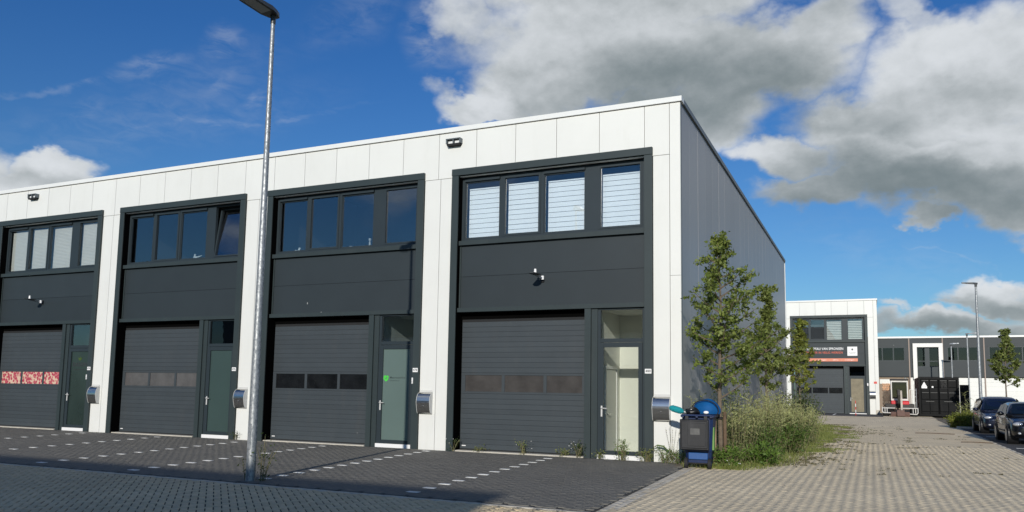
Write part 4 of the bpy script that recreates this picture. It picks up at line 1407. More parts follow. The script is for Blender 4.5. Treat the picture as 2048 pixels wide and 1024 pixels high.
# ================================================================== CARS
def car(name, label, x, y, paint, L=4.3, Hh=1.48, boxy=0.0):
    t = thing(name, label, 'car', (x, y, gz(y + 2)), 'cars parked on the asphalt')
    hz = .98
    st = [(0.00, .60, .34, .62), (.05, .74, .25, .70), (.25, .84, .20, .80), (.75, .885, .19, .89), (1.15, .895, .19, .965), (1.6, .90, .19, 1.0),
          (3.2, .90, .20, 1.03), (L - .45, .875, .22, 1.04), (L - .08, .80, .27, .98), (L, .70, .36, .90)]
    vs, fs = [], []
    half = []
    for (yy, hw, zb, zt) in st:
        m_ = (zb + zt) / 2
        ring = [(-hw * .55, zb), (-hw * .94, zb + .02), (-hw, zb + .14), (-hw * 1.005, m_), (-hw * .985, zt - .16), (-hw * .95, zt - .05), (-hw * .80, zt), (-hw * .4, zt + .02)]
        ring = ring + [(-p, q) for p, q in ring[::-1]]
        vs += [(p, yy, q) for p, q in ring]
        half.append(len(ring))
    n = 16
    for i in range(len(st) - 1):
        for k in range(n):
            fs.append((i * n + k, i * n + (k + 1) % n, (i + 1) * n + (k + 1) % n, (i + 1) * n + k))
    fs += [tuple(range(n - 1, -1, -1)), tuple(range((len(st) - 1) * n, len(st) * n))]
    b = MB().add(vs, fs)
    body = b.build('body', M[paint], t, smooth=False)
    md = body.modifiers.new('smooth', 'SUBSURF')
    md.levels = md.render_levels = 2
    body.data.polygons.foreach_set('use_smooth', np.ones(len(body.data.polygons), bool))
    # cabin
    yr = 3.55 + .35 * boxy
    cs = [(.98, .955, .84), (1.30, 1.17, .80), (1.78, 1.405, .70), (2.05, Hh - .03, .655), (2.6, Hh, .65), (yr - .15, Hh - .025, .64), (yr, Hh - .09, .66), (L - .20, 1.10, .78), (L - .10, 1.0, .80)]
    vs, fs = [], []
    for (yy, zt, wt) in cs:
        k = (zt - .93) / (Hh - .93)
        ring = [(-.86, .90), (-.855, .95), (-.86 + (.86 - wt) * .93, zt - .05 * k), (-wt + .07, zt), (-wt * .45, zt + .022 * k)]
        ring = ring + [(-p, q) for p, q in ring[::-1]]
        vs += [(p, yy, q) for p, q in ring]
    n = 10
    for i in range(len(cs) - 1):
        for k in range(n - 1):
            fs.append((i * n + k, i * n + k + 1, (i + 1) * n + k + 1, (i + 1) * n + k))
    fs += [tuple(range(n - 1, -1, -1)), tuple(range((len(cs) - 1) * n, len(cs) * n))]
    cb = MB().add(vs, fs).build('cabin', M[paint], t)
    md = cb.modifiers.new('smooth', 'SUBSURF')
    md.levels = md.render_levels = 1
    cb.data.polygons.foreach_set('use_smooth', np.ones(len(cb.data.polygons), bool))
    # glass
    MB().add([(-.70, 1.09, 1.055), (.70, 1.09, 1.055), (.585, 1.74, 1.395), (.30, 1.75, 1.425), (-.30, 1.75, 1.425), (-.585, 1.74, 1.395)], [(0, 1, 2, 3, 4, 5)]).build('windscreen', M['car_glass'], t)
    for s in (-1, 1):
        def sp_(yy, z):
            k = (z - .95) / (Hh - .98)
            return (s * (.872 - .20 * k * .93), yy, z)
        MB().add([sp_(1.36, 1.02), sp_(2.42, 1.04), sp_(2.42, Hh - .085), sp_(2.1, Hh - .09), sp_(1.85, Hh - .13)], [(0, 1, 2, 3, 4)]).build('side_window', M['car_glass'], t)
        MB().add([sp_(2.50, 1.04), sp_(yr + .05, 1.08), sp_(yr - .2, Hh - .12), sp_(2.50, Hh - .085)], [(0, 1, 2, 3)]).build('side_window', M['car_glass'], t)
        mi = MB().ball((s * 1.0, 1.45, 1.05), .11, .08, .075, 12, 7).tube((s * .88, 1.47, 1.02), (s * .97, 1.46, 1.04), .03, n=6).build('mirror', M[paint], t, smooth=True)
        hlm = MB().ball((s * .655, .155, .70), .16, .13, .075, 14, 8).build('headlight', M['lamp_clear'], t, smooth=True)
        MB().ball((s * .60, .06, .70), .05, .045, .045, 10, 6).build('reflector', M['chrome'], hlm, smooth=True)
        MB().ball((s * .62, .055, .40), .07, .04, .05, 10, 6).build('fog_lamp', M['lamp_clear'], t, smooth=True)
        MB().box(s * .91 - .012, s * .91 + .012, 1.35, 2.95, .42, .47).build('side_strip', M['grille'], t)
        for yy in (2.20, 2.95):
            MB().box(s * .905 - .018, s * .905 + .018, yy, yy + .16, .88, .905).build('door_handle', M[paint], t)
        for yy in (.82, .82 + 2.62):
            MB().tube((s * .60, yy, .33), (s * .912, yy, .33), .375, n=28).build('wheel_arch', M['grille'], t)
            wh = MB().tube((s * .70, yy, .315), (s * .925, yy, .315), .315, n=28).build('wheel', M['tyre'], t)
            rm = MB().tube((s * .80, yy, .315), (s * .93, yy, .315), .215, n=24)
            rmo = rm.build('rim', M['grille'], wh)
            sp2 = MB()
            for q in range(5):
                a = q * 2 * math.pi / 5 + .3
                dy, dz = math.cos(a), math.sin(a)
                sp2.add([(s * .938, yy + dy * .02 - dz * .03, .315 + dz * .02 + dy * .03), (s * .938, yy + dy * .205 - dz * .025, .315 + dz * .205 + dy * .025), (s * .938, yy + dy * .205 + dz * .025, .315 + dz * .205 - dy * .025), (s * .938, yy + dy * .02 + dz * .03, .315 + dz * .02 - dy * .03)], [(0, 1, 2, 3)])
            sp2.tube((s * .931, yy, .315), (s * .945, yy, .315), .06, n=12).tube((s * .931, yy, .315), (s * .936, yy, .315), .215, .215, 24)
            sp2.build('wheel_cover', M['alloy'], wh)
    MB().cbox(-.45, .45, -.015, .10, .555, .66, .02).build('grille', M['grille'], t)
    MB().cbox(-.50, .50, -.020, .10, .27, .42, .02).build('lower_grille', M['grille'], t)
    MB().box(-.26, .26, -.034, -.018, .445, .55).build('number_plate', M['yellow'], t)
    MB().tube((0, -.022, .625), (0, -.012, .625), .045, n=14).build('badge', M['chrome'], t)
    for s in (-.35, .25):
        MB().tube((s, 1.06, 1.045), (s + .45, 1.12, 1.075), .008, n=5).build('wiper', M['grille'], t)
    return t


car('parked_car', 'black hatchback parked nearest, cut off by the right edge', 9.42, 13.1, 'car_black', 4.2, 1.47)
car('parked_car', 'dark navy car parked behind the black hatchback beside the bush', 9.45, 20.9, 'car_navy', 4.4, 1.62, 1.0)


# ================================================================== CONTAINER, DIGGER, LOGS
CZ = gz(47) + .05
ct = thing('shipping_container', 'black steel shipping container with closed doors and a warning triangle', 'container', (7.36, 46.4, CZ))
cw, ch, cl = 2.62, 2.82, 6.0
fr = MB()
for xx in (0, cw - .13):
    fr.box(xx, xx + .13, 0, .14, 0, ch)
fr.box(.131, cw - .131, 0, .12, 0, .16).box(.131, cw - .131, 0, .12, ch - .15, ch)
fr.build('corner_frame', M['cont_black'], ct)
for k, x0 in enumerate((.135, cw / 2 + .01)):
    x1 = x0 + cw / 2 - .15
    d = bx('container_door', M['cont_black'], ct, x0, x1, .07, .11, .17, ch - .16)
    for z in np.linspace(.30, ch - .75, 3):
        for (p, q) in ((x0 + .06, (x0 + x1) / 2 - .04), ((x0 + x1) / 2 + .04, x1 - .06)):
            MB().prism([(.069, z), (.045, z + .06), (.045, z + .52), (.069, z + .58)], 'x', p, q).build('door_rib', M['cont_black'], d)
            if z > .5:
                bx('rib_edge', M['cont_grey'], d, p + .02, q - .02, .030, .0445, z + .505, z + .54)
    for xx in (x0 + .03, (x0 + x1) / 2, x1 - .03):
        MB().tube((xx, .025, .10), (xx, .025, ch - .08), .016, n=8).build('lock_bar', M['cont_black'], d)
    bx('lock_handle', M['cont_grey'], d, x0 + .30, x1 - .30, .0, .02, 1.05, 1.09)
for xx in (.001, cw - .041):
    sdv = MB()
    k = 0
    y = .145
    while y < cl:
        d_ = 0 if k % 2 == 0 else .035
        sdv.box(xx + (d_ if xx < 1 else 0), xx + .04 - (0 if xx < 1 else d_), y, min(y + .15, cl), .0, ch)
        y += .1501
        k += 1
    sdv.build('corrugated_side', M['cont_red'], ct, label='rust brown corrugated side')
bx('container_roof', M['cont_red'], ct, .042, cw - .042, .145, cl, ch - .10, ch - .01)
bx('container_floor', M['cont_black'], ct, .042, cw - .042, .145, cl, .02, .12)
bx('rear_wall', M['cont_black'], ct, .042, cw - .042, cl - .05, cl - .005, .121, ch - .101)
MB().prism([(.20, 2.18), (.54, 2.18), (.37, 2.50)], 'y', .012, .022).build('warning_triangle', M['plate_white'], ct)
bx('warning_plate', M['plate_white'], ct, .19, .56, .010, .021, 2.02, 2.17)
bx('sticker', M['plate_white'], ct, .86, .97, .030, .042, 2.06, 2.18)
for k, tx_ in enumerate(('MAX 30480', 'TARE 2230', 'NET 28250', 'CU 33.2')):
    text('lettering', tx_, .10, M['cont_grey'], ct, (1.46, .018, 2.48 - k * .14), width=.38, extrude=.001)
sc = thing('steel_sheet', 'tall black steel sheet standing right of the container', 'steel sheet', (10.08, 47.2, CZ - .04))
MB().box(0, .60, 0, .05, 0, 2.35).build('sheet_plate', M['cont_black'], sc)
MB().box(.02, .10, .051, .45, 0, .06).box(.5, .58, .051, .45, 0, .06).tube((.06, .42, .05), (.06, .06, 1.5), .02, n=6).build('prop', M['machine_dark'], sc)

dg = thing('mini_excavator', 'white and red mini excavator with a brown blade in front', 'excavator', (6.05, 45.2, gz(45.2)), rz=.0)
for s in (-1, 1):
    x0 = s * .92 - .20
    prof = [(.25 + .0, .30)]
    tr = MB()
    pts = []
    for a in np.linspace(math.pi / 2, 3 * math.pi / 2, 8):
        pts.append((.35 + .28 * math.cos(a), .29 + .28 * math.sin(a)))
    for a in np.linspace(-math.pi / 2, math.pi / 2, 8):
        pts.append((2.1 + .28 * math.cos(a), .29 + .28 * math.sin(a)))
    tk = tr.prism(pts, 'x', x0, x0 + .40).build('track', M['black_rubber'], dg)
    cl_ = MB()
    for q in range(9):
        cl_.box(x0 - .006, x0 + .406, .03 + .0 + q * .0, .05, .06 + q * .055, .09 + q * .055)
    cl_.build('track_lug', M['black_rubber'], tk)
    for yy in (.35, .9, 1.5, 2.1):
        MB().tube((x0 - .01, yy, .29), (x0 + .41, yy, .29), .15, n=14).build('roller', M['machine_dark'], tk)
tb = MB()
fzt, fzb = .60, .27
for (xa, xb) in ((-1.12, -.32), (.18, 1.12)):
    tb.path([(xa, -.10, fzt), (xb, -.10, fzt)], .035)
tb.path([(-1.17, -.10, fzt + .08), (-1.17, -.10, fzb + .05), (-1.08, -.10, fzb - .02), (-.35, -.10, fzb - .02)], .035)
tb.path([(1.15, -.10, fzt + .04), (1.15, -.10, fzb), (1.06, -.10, fzb - .10), (.25, -.10, fzb - .06)], .035)
for xx in (-1.0, -.86, .84, 1.0):
    tb.tube((xx, -.10, fzb - .03), (xx, -.10, fzt), .028, n=7)
tb.build('bumper_frame', M['machine_white'], dg, smooth=True)
MB().cbox(-.95, .95, .05, 1.9, .60, .92, .04).build('undercarriage', M['machine_dark'], dg)
MB().cbox(-.58, -.22, .02, .6, .86, 1.15, .05).build('engine_cover', M['machine_red'], dg)
MB().cbox(.12, .62, .02, .6, .84, 1.13, .05).build('engine_cover', M['machine_red'], dg)
MB().cbox(-.55, .68, .62, 2.1, .86, 1.15, .06).build('house', M['machine_white'], dg)
cabf = MB()
for xx in (-.56, .50):
    for yy in (.30, 1.40):
        cabf.box(xx, xx + .075, yy, yy + .08, 1.151, 2.62)
    cabf.box(xx, xx + .075, .381, 1.399, 1.151, 1.23)
cabf.box(-.484, .499, .30, .38, 1.152, 1.28).box(-.484, .499, .30, .38, 2.50, 2.619).box(-.484, .499, 1.4, 1.48, 1.151, 1.9)
cabin = cabf.build('cab', M['machine_white'], dg)
MB().cbox(-.60, .62, .20, 1.55, 2.622, 2.74, .03).build('cab_roof', M['machine_dark'], cabin)
bx('rear_panel', M['machine_dark'], cabin, -.483, .498, 1.41, 1.45, 1.901, 2.619)
bx('front_window', M['pane_dark'], cabin, -.483, .498, .33, .34, 1.281, 2.499)
for xx in (-.53, .535):
    bx('side_window', M['pane_dark'], cabin, xx, xx + .01, .382, 1.398, 1.231, 2.60)
bx('yellow_sticker', M['yellow'], cabin, -.22, .40, .400, .412, 2.06, 2.26)
text('sticker_lettering', 'KRAAN', .15, M['ink'], cabin, (.10, .3985, 2.16), width=.36, align='CENTER', extrude=.0006)
MB().cbox(-.28, .22, .75, 1.2, 1.152, 1.45, .05).cbox(-.28, .22, 1.1, 1.25, 1.452, 2.1, .05).build('seat', M['black_rubber'], cabin)
MB().tube((.40, .25, 2.75), (.40, .25, 2.83), .05, n=10).tube((.52, .3, 2.75), (.52, .3, 2.80), .04, n=10).build('work_light', M['led_glass'], cabin)
bo = MB()
bo.prism([(-.05, .62), (-.55, .95), (-.66, 1.55), (-.50, 1.95), (-.36, 1.9), (-.44, 1.5), (-.32, 1.0), (.15, .80)], 'x', -.15, .02)
bo.build('boom', M['machine_dark'], dg)
MB().prism([(-.50, 1.88), (-.62, 1.5), (-.78, .42), (-.70, .36), (-.50, 1.3), (-.42, 1.82)], 'x', .03, .15).build('dipper_arm', M['cont_arm'], dg)
MB().tube((.10, -.58, .6), (.10, -.48, 1.6), .04, n=8).build('hydraulic_ram', M['chrome'], dg)
MB().prism([(-.85, .48), (-.95, .05), (-.78, .0), (-.55, .12), (-.55, .45)], 'x', -.22, .26).build('bucket', M['rust'], dg)
MB().prism([(-.62, .34), (-.70, .18), (-.66, .0), (-.60, .0), (-.60, .17), (-.55, .34)], 'x', -.62, .60).build('dozer_blade', M['rust'], dg)
lad = MB()
for (xa, za) in ((.68, 1.95), (.84, 1.95), (.98, 2.35), (1.10, 2.05)):
    lad.tube((xa, .35, .62), (xa, .35, za), .028, n=7)
for z in (1.0, 1.45, 1.93):
    lad.tube((.98, .35, z), (1.10, .35, z), .02, n=6)
lad.tube((.68, .35, 1.95), (.84, .35, 1.95), .028, n=7)
lad.build('side_rails', M['machine_white'], dg)

lp = thing('log_stack', 'stack of split firewood beside the white corner pillar', 'firewood', (4.95, 49.2, gz(49.2)))
le = MB().tube((0, 0, 0), (0, .5, 0), 1, 1, 9)
lmesh = le.mesh('log', M['log_end'])
lmesh.materials.append(M['log_bark'])
for f in lmesh.polygons:
    f.material_index = 0 if len(f.vertices) > 4 else 1
for r in range(19):
    for c in range(6):
        rad = random.uniform(.055, .078)
        ob = link('log', lmesh, lp, (.07 + c * .145 + (.07 if r % 2 else 0), random.uniform(-.05, .03), .075 + r * .128))
        ob.scale = (rad, 1, rad * random.uniform(.8, 1.0))
        ob.rotation_euler.y = random.uniform(0, 6)
for xx in (.55, 1.0):
    MB().box(xx, xx + .12, -.20, -.10, 0, 2.3).build('rack_post', M['stake'], lp)

# sticks lying on the yard
for (x, y, a, L, lab) in ((7.55, 13.6, .05, 1.0, 'dry brown stick lying on the pale paving nearest the cars'), (6.6, 19.5, -.02, 1.5, 'thin dark stick on the pale paving in front of the yellow green bush')):
    st_ = thing('stick', lab, 'stick', (x, y, gz(y) + .02), 'sticks on the paving', a)
    MB().path([(-L / 2, 0, 0), (-L / 6, .03, .01), (L / 5, -.01, .005), (L / 2, .04, .0)], .016, 6).build('branch', M['stake_dark'], st_)


# ================================================================== PLANTS
def leaf_mesh(name, C, size, material, aspect=.55, up=0.0, axis=None, jitter=.35):
    n = len(C)
    C = np.asarray(C, float)
    a = RNG.normal(size=(n, 3)) if axis is None else np.asarray(axis) + RNG.normal(size=(n, 3)) * jitter
    a /= np.linalg.norm(a, axis=1)[:, None]
    r = RNG.normal(size=(n, 3))
    r[:, 2] += up
    b = np.cross(a, r)
    b /= np.linalg.norm(b, axis=1)[:, None] + 1e-9
    s = (np.asarray(size) * RNG.uniform(.5, 1.35, n))[:, None]
    nrm = np.cross(a, b)
    V = np.stack([C - a * s * .5, C + b * s * aspect * .5 + nrm * s * .10 + a * s * .06, C + a * s * .5, C - b * s * aspect * .5 + nrm * s * .10 + a * s * .06], 1)
    F = np.arange(n * 4).reshape(n, 4)
    return mesh_np(name, V.reshape(-1, 3), F, material)


def tree(label, x, y, h, z_low, prof, material, n_prim=22, leaf=.085, dens=1.0, lean=(0, 0), r=.055, seed=1, group='young trees along the grey wall', stakes=True):
    rg = random.Random(seed)
    z0 = gz(y)
    t = thing('tree', label, 'tree', (x, y, z0), group)
    tk = MB()
    lead = []
    n = 14
    for k in range(n + 1):
        q = k / n
        lead.append(Vector((lean[0] * q + .06 * math.sin(q * 7 + seed) * q, lean[1] * q + .06 * math.cos(q * 6 + seed) * q, h * .97 * q - .1 * (k == 0))))
    for k in range(n):
        tk.tube(lead[k], lead[k + 1], r * (1 - .9 * k / n), r * (1 - .9 * (k + 1) / n), 8, False)
    C, AX = [], []
    for i in range(n_prim):
        q = z_low / h + (1 - z_low / h) * ((i + rg.uniform(.1, .9)) / n_prim) ** .92
        q = min(q, .985)
        base = lead[int(q * n)].lerp(lead[min(n, int(q * n) + 1)], q * n - int(q * n))
        ph = i * 2.4 + rg.uniform(-.5, .5)
        rad = prof(q, ph) * rg.uniform(.75, 1.12)
        rise = rad * rg.uniform(.45, .95)
        tip = base + Vector((math.cos(ph) * rad, math.sin(ph) * rad, rise))
        if tip.z > h:
            tip.z = h
        mid = base.lerp(tip, .5) + Vector((0, 0, -.06 * rad))
        tk.tube(base, mid, .022, .014, 5, False).tube(mid, tip, .014, .005, 5, False)
        for s in range(max(3, int(4.2 * rad / .6))):
            f = rg.uniform(.25, 1.0)
            b0 = base.lerp(mid, f * 2) if f < .5 else mid.lerp(tip, f * 2 - 1)
            d = Vector((rg.gauss(0, 1), rg.gauss(0, 1), rg.gauss(.5, .6))).normalized()
            L = rg.uniform(.16, .38) * (.6 + .5 * rad)
            e = b0 + d * L
            tk.tube(b0, e, .006, .003, 4, False)
            m_ = int(rg.uniform(16, 30) * dens)
            for _ in range(m_):
                g = rg.uniform(.15, 1.1)
                c = b0 + d * (L * g) + Vector((rg.gauss(0, .05), rg.gauss(0, .05), rg.gauss(0, .042)))
                C.append(c)
        for _ in range(int(10 * dens)):
            g = rg.uniform(.3, 1)
            C.append(base.lerp(tip, g) + Vector((rg.gauss(0, .05), rg.gauss(0, .05), rg.gauss(0, .05))))
    tk.build('trunk', M['bark'], t)
    link('crown', leaf_mesh('crown', [tuple(c) for c in C], leaf, M[material], .62, .8), t)
    if stakes:
        for k, (sx, m_) in enumerate(((-.13, 'stake'), (.12, 'stake_dark'))):
            MB().tube((sx, -.14, -.05), (sx * .9, -.14, 1.25), .042, .040, 9).build('stake', M[m_], t)
        bx('tree_tie', M['black_rubber'], t, -.16, .15, -.105, -.05, 1.08, 1.13)
    return t


def prof1(q, ph):       # broad in the lower half, narrow towards the top, lopsided
    v = 1.02 * math.exp(-((q - .43) / .20) ** 2) + .62 * math.exp(-((q - .68) / .16) ** 2) + .25 * math.exp(-((q - .86) / .10) ** 2)
    return max(.16, v) * (1.0 + .24 * math.cos(ph) + .12 * math.sin(ph))


tree('tallest young tree in front of the grey wall, behind the wheelie bin', .98, -.35, 5.45, 1.55, prof1, 'leaf', 40, .088, 1.55, (-.03, 0), .062, 3)
tree('middle young tree along the grey wall, half behind the tallest one', .95, 8.9, 5.35, 1.7, lambda q, ph: max(.16, 1.0 * math.exp(-((q - .48) / .22) ** 2)) * (1 + .2 * math.cos(ph)), 'leaf2', 38, .105, 1.8, (0, 0), .05, 8, stakes=False)
tree('farthest young tree of the row, in front of the far roller door', 1.35, 17.5, 4.95, 1.75, lambda q, ph: max(.14, .85 * math.exp(-((q - .52) / .24) ** 2)), 'bush_yel', 30, .13, 1.1, (0, 0), .05, 21, stakes=False)
tree('young tree behind the parked cars in front of the long dark building', 12.0, 40.0, 6.0, 2.2, lambda q, ph: max(.2, 1.15 * math.exp(-((q - .52) / .24) ** 2)), 'leaf2', 32, .17, 1.0, (.1, 0), .06, 33, group=None)


def plume_weed(name, label, x, y, h, spread, n_stem, m_leaf, m_plume, seed, plume=.45, leaf=.06, group=None, cat='shrub', lean=(0, 0), ndens=1.0):
    rg = random.Random(seed)
    t = thing(name, label, cat, (x, y, gz(y)), group)
    sm = MB()
    L, LA, P, PA = [], [], [], []
    for i in range(n_stem):
        a, rr = rg.uniform(0, 6.283), spread * math.sqrt(rg.random())
        b = Vector((rr * .62 * math.cos(a), rr * .62 * math.sin(a), 0))
        hh = h * rg.uniform(.62, 1.05) * (1 - .22 * rr / spread)
        top = Vector((b.x + .45 * rr * math.cos(a) + lean[0] * hh + rg.gauss(0, .08), b.y + .45 * rr * math.sin(a) + lean[1] * hh + rg.gauss(0, .08), hh))
        mid = b.lerp(top, .55) + Vector((0, 0, .06))
        sm.tube(b, mid, .006, .005, 4, False).tube(mid, top, .005, .002, 4, False)
        for k in range(int(30 * ndens)):
            q = rg.uniform(.05, 1 - plume * .6) if plume else rg.uniform(.02, 1)
            c = b.lerp(mid, q / .55) if q < .55 else mid.lerp(top, (q - .55) / .45)
            d = Vector((rg.gauss(0, 1), rg.gauss(0, 1), rg.gauss(.25, .5))).normalized()
            L.append(c + d * rg.uniform(.02, .14))
            LA.append(d)
        if plume:
            for br in range(7):
                q = 1 - plume * rg.random()
                c = mid.lerp(top, max(0, (q - .55) / .45))
                d = Vector((rg.gauss(0, .6), rg.gauss(0, .6), rg.uniform(.35, 1.1))).normalized()
                ln = rg.uniform(.09, .24)
                for k in range(9):
                    P.append(c + d * (ln * k / 8) + Vector((0, 0, -.04 * (k / 8) ** 2)))
                    PA.append(d)
    sm.build('stems', M['stem'], t)
    link('foliage', leaf_mesh('foliage', L, leaf, M[m_leaf], .42, .5, LA, .4), t)
    if P:
        link('plumes', leaf_mesh('plumes', P, .042, M[m_plume], .42, 0, PA, .35), t)
    return t


plume_weed('tall_weed', 'tall grey green weeds with pale plumes right of the tree stakes', 1.10, .75, 1.80, .70, 74, 'leaf_grey', 'plume', 5, .45, .06)
plume_weed('tall_weed', 'widest clump of dry pale plumes in the middle of the planting strip', 1.30, 2.6, 2.0, .86, 96, 'leaf_grey', 'plume', 6, .55, .06)
plume_weed('tall_weed', 'straw coloured plumes beneath the middle young tree', 1.35, 5.6, 2.0, .85, 84, 'leaf_grey', 'plume', 7, .6, .065)
plume_weed('tall_weed', 'low straw coloured weeds between the middle and farthest trees', 1.25, 9.0, 1.75, .85, 66, 'leaf_grey', 'plume', 8, .6, .07)
plume_weed('dark_shrub', 'dark green feathery shrub at the far end of the planting strip', 1.55, 13.2, 1.95, .85, 80, 'leaf_dark', 'plume', 9, 0, .10, ndens=1.6)
plume_weed('leafy_shrub', 'dense dark leafy shrub at the foot of the pale plumes', 1.60, 1.6, 1.0, .66, 90, 'leaf_mid', 'plume', 12, 0, .075, ndens=1.3)
plume_weed('leafy_shrub', 'bright green low plants at the right foot of the wheelie bin', 1.12, -.55, .55, .42, 60, 'leaf_low', 'plume', 13, 0, .07, ndens=1.0)
plume_weed('leafy_shrub', 'bright green broad leaved plants in front of the dark leafy shrub', 1.75, .6, .52, .5, 60, 'leaf_low', 'plume', 14, 0, .085, ndens=1.0)
plume_weed('leafy_shrub', 'bushy green plants below the straw coloured plumes', 1.80, 4.4, 1.0, .70, 80, 'leaf_mid', 'plume', 15, 0, .085, ndens=1.2)
plume_weed('leafy_shrub', 'green plants at the foot of the farthest weeds', 1.75, 8.2, .9, .75, 60, 'leaf_mid', 'plume', 16, 0, .09, ndens=1.2)
plume_weed('dark_weed', 'thin dark dry weed behind the tree stakes against the grey wall', .42, .3, 1.85, .25, 7, 'leaf_dark', 'plume', 17, .2, .04)
plume_weed('tall_weed', 'broad pale green weed clump bulging over the paving below the middle tree', 1.95, 5.0, 1.55, .75, 70, 'leaf_grey', 'plume', 18, .5, .065)
plume_weed('tall_weed', 'broad grey green weed clump bulging over the paving near the farthest tree', 2.0, 9.6, 1.5, .75, 60, 'leaf_grey', 'plume', 19, .45, .07)
# bush at the asphalt parking
for k, (x, y, h, s, lab) in enumerate(((9.0, 28.0, 1.15, .85, 'yellow green bush in front of the container, beside the navy car'), (8.15, 27.4, .75, .6, 'low yellow green bush at the corner of the kerb'), (10.1, 29.4, 1.35, .9, 'taller yellow green bush behind the navy car'))):
    plume_weed('garden_bush', lab, x, y, h, s, 80, 'bush_yel', 'plume', 40 + k, 0, .11, ndens=1.1)
plume_weed('tall_weed', 'sparse grey weeds rising above the yellow green bush', 8.7, 29.0, 1.75, .5, 16, 'leaf_grey', 'plume', 47, .4, .06)

# small weeds along the foot of the facade and the lamp post
WEEDS = [(-2.02, -.12, .22, .12, 8, 'grass', 'small tuft of grass left of the clear entrance door sill'), (-1.45, -.14, .62, .16, 16, 'leaf_low', 'tall leafy weed in front of the clear entrance door'),
         (-.85, -.16, .34, .20, 18, 'grass', 'grass tuft at the foot of the right hand portal jamb'), (-.35, -.18, .40, .22, 18, 'leaf_low', 'leafy weed below the mailbox of unit 480'),
         (.02, -.42, .34, .20, 18, 'leaf_low', 'broad leaved weed between the mailbox pillar and the wheelie bin'), (-6.22, -.05, .34, .10, 9, 'leaf_dark', 'weed in the left corner of the unit 480 roller door'),
         (-2.62, -.02, .50, .10, 10, 'leaf_dark', 'weed in the right corner of the unit 480 roller door'), (-4.15, .0, .42, .10, 8, 'grass', 'thin flowering weed in front of the unit 480 roller door'),
         (-3.05, .02, .16, .12, 8, 'grass', 'low grass near the right end of the roller door sill'), (-5.45, .02, .10, .12, 6, 'grass', 'sparse grass at the left of the roller door sill'),
         (-5.66, -8.05, .85, .10, 8, 'leaf_dark', 'tall brown weed at the right side of the lamp post'), (-6.05, -8.02, .55, .06, 3, 'leaf_dark', 'thin weed at the left side of the lamp post'),
         (-13.95, -.06, .26, .10, 7, 'leaf_dark', 'small weed at the foot of the white pillar behind the lamp post')]
for k, (x, y, h, s, n, m_, lab) in enumerate(WEEDS):
    plume_weed('weed', lab, x, y, h, s, n, m_, 'plume', 60 + k, .35 if h > .9 else 0, .05 if h < .5 else .055, 'weeds in the paving joints', 'weed', ndens=.55)
# the two arching dock leaves and daisy heads by the mailbox
dk_ = thing('dock_plant', 'dock plant with two arching leaves and dry seed stalks below the mailbox', 'weed', (-.18, -.14, 0))
for s in (-1, 1):
    pts = [(0, 0, .05), (.10 * s, -.02, .28), (.22 * s, -.03, .40), (.38 * s, -.04, .42), (.50 * s, -.04, .33)]
    wd = [.01, .03, .06, .055, .01]
    lv = MB()
    vs = []
    for p, q in zip(pts, wd):
        vs += [(p[0], p[1] - q, p[2] - q * .5), (p[0], p[1], p[2]), (p[0], p[1] + q, p[2] - q * .4)]
    lv.add(vs, [(i * 3 + j, i * 3 + j + 1, i * 3 + 4 + j, i * 3 + 3 + j) for i in range(4) for j in (0, 1)]).build('dock_leaf', M['leaf_low'], dk_)
stl = MB()
for k in range(5):
    stl.tube((random.uniform(-.05, .05), 0, 0), (-.18 + k * .085, random.uniform(-.05, .05), .78 + .12 * random.random()), .004, .002, 4, False)
stl.build('seed_stalks', M['stem'], dk_)
sd = [(-.18 + k * .085 * 1.0, 0, 0) for k in range(5)]
PC = [((-.18 + k * .085) * q, random.gauss(0, .01), .82 * q) for k in range(5) for q in np.linspace(.45, 1, 9)]
link('seed_heads', leaf_mesh('seed_heads', PC, .03, M['stem']), dk_)


# grass fringe and weeds in the joints: nobody could count them
def blades(name, C, h, material, parent=None, wid=.012):
    C = np.asarray(C, float)
    n = len(C)
    hh = np.asarray(h) * RNG.uniform(.5, 1.3, n)
    d = RNG.normal(size=(n, 2)) * .35
    p = RNG.normal(size=(n, 2))
    p /= np.linalg.norm(p, axis=1)[:, None]
    top = C + np.c_[d * hh[:, None], hh]
    a = C + np.c_[p * wid, np.zeros(n)]
    b = C - np.c_[p * wid, np.zeros(n)]
    V = np.stack([a, b, top], 1).reshape(-1, 3)
    o_ = link(name, mesh_np(name, V, np.arange(n * 3).reshape(n, 3), material), parent)
    return struct(o_, 'stuff')


n = 9000
yy = -1.1 + 26 * RNG.random(n) ** 1.25
edge_ = np.interp(yy, [-1.2, -.5, 1, 4, 8, 14, 25], [1.5, 1.75, 2.25, 2.45, 2.6, 2.7, 2.4])
xx = .1 + (edge_ - .1) * np.sqrt(RNG.random(n)) * RNG.uniform(.85, 1.12, n)
zz = np.array([gz(v) for v in yy])
blades('grass', np.c_[xx, yy, zz], .13 - .05 * (xx > edge_ * .9), M['grass'], wid=.010)


def vnoise(x, y, s, seed):
    g = np.random.default_rng(seed).random((64, 64))
    fx, fy = (x / s) % 63, (y / s) % 63
    i, j = fx.astype(int), fy.astype(int)
    u, v = fx - i, fy - j
    u, v = u * u * (3 - 2 * u), v * v * (3 - 2 * v)
    return g[i, j] * (1 - u) * (1 - v) + g[(i + 1) % 64, j] * u * (1 - v) + g[i, (j + 1) % 64] * (1 - u) * v + g[(i + 1) % 64, (j + 1) % 64] * u * v


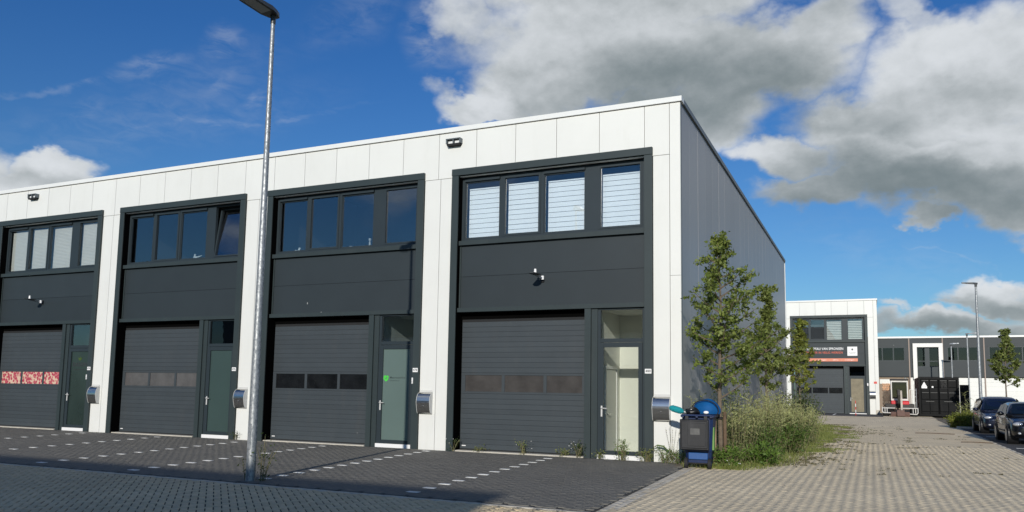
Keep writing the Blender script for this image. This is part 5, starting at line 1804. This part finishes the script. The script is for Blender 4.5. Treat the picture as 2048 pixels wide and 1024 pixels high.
n = 60000
yy = -3.2 + 30 * RNG.random(n) ** 1.3
xx = RNG.uniform(.9, 8.0, n)
dn = .42 * vnoise(xx, yy, .16, 1) + .36 * vnoise(xx, yy, 1.1, 2) + .32 * vnoise(xx * 1.0, yy, .38, 3)
dn += .22 * np.exp(-((xx - 2.2) / 1.3) ** 2) * (yy > .3) + .05 * (yy > 1) - .20 * (yy < -.6) - .12 * (xx > 5.5)
k = dn > .775
sel = k & (RNG.random(n) < .45)
xx, yy = xx[sel], yy[sel]
yq = yy
xx = np.repeat(xx, 4) + RNG.normal(0, .020, len(xx) * 4)
yy = np.repeat(yq, 4) + RNG.normal(0, .020, len(yq) * 4)
zz = np.array([gz(v) for v in yy])
blades('joint_weeds', np.c_[xx, yy, zz], .028, M['moss'], wid=.011)
# low grass creeping over the paving beyond the shrubs
n = 16000
yy = RNG.uniform(5.5, 24, n)
xx = 2.2 + np.abs(RNG.normal(0, .75, n)) * np.interp(yy, [5, 11, 18, 24], [.5, 1.0, 1.25, .7])
kk = vnoise(xx * 1.0, yy, .5, 5) * .6 + vnoise(xx, yy, 1.6, 6) * .4 > .50 + .10 * (xx - 2.2)
zz = np.array([gz(v) for v in yy[kk]])
blades('creeping_grass', np.c_[xx[kk], yy[kk], zz], .055, M['grass'], wid=.012)
n = 26
fx = np.r_[RNG.uniform(1.05, 1.6, 8), RNG.uniform(-4.4, -3.9, 3), RNG.uniform(-2.9, -2.55, 6), RNG.uniform(-6.45, -6.15, 5), RNG.uniform(-1.6, -1.3, 4)]
fy = np.r_[RNG.uniform(-1.0, -.6, 8), RNG.uniform(-.1, .0, 3), RNG.uniform(-.1, .05, 6), RNG.uniform(-.12, -.05, 5), RNG.uniform(-.15, -.05, 4)]
fz = np.r_[RNG.uniform(.12, .3, 8), RNG.uniform(.2, .5, 3), RNG.uniform(.25, .6, 6), RNG.uniform(.25, .5, 5), RNG.uniform(.4, .7, 4)]
fl = MB()
for a, b, c in zip(fx, fy, fz):
    fl.ball((a, b, c * .75), .013, .013, .008, 6, 4)
struct(fl.build('wild_flowers', M['petal']), 'stuff')
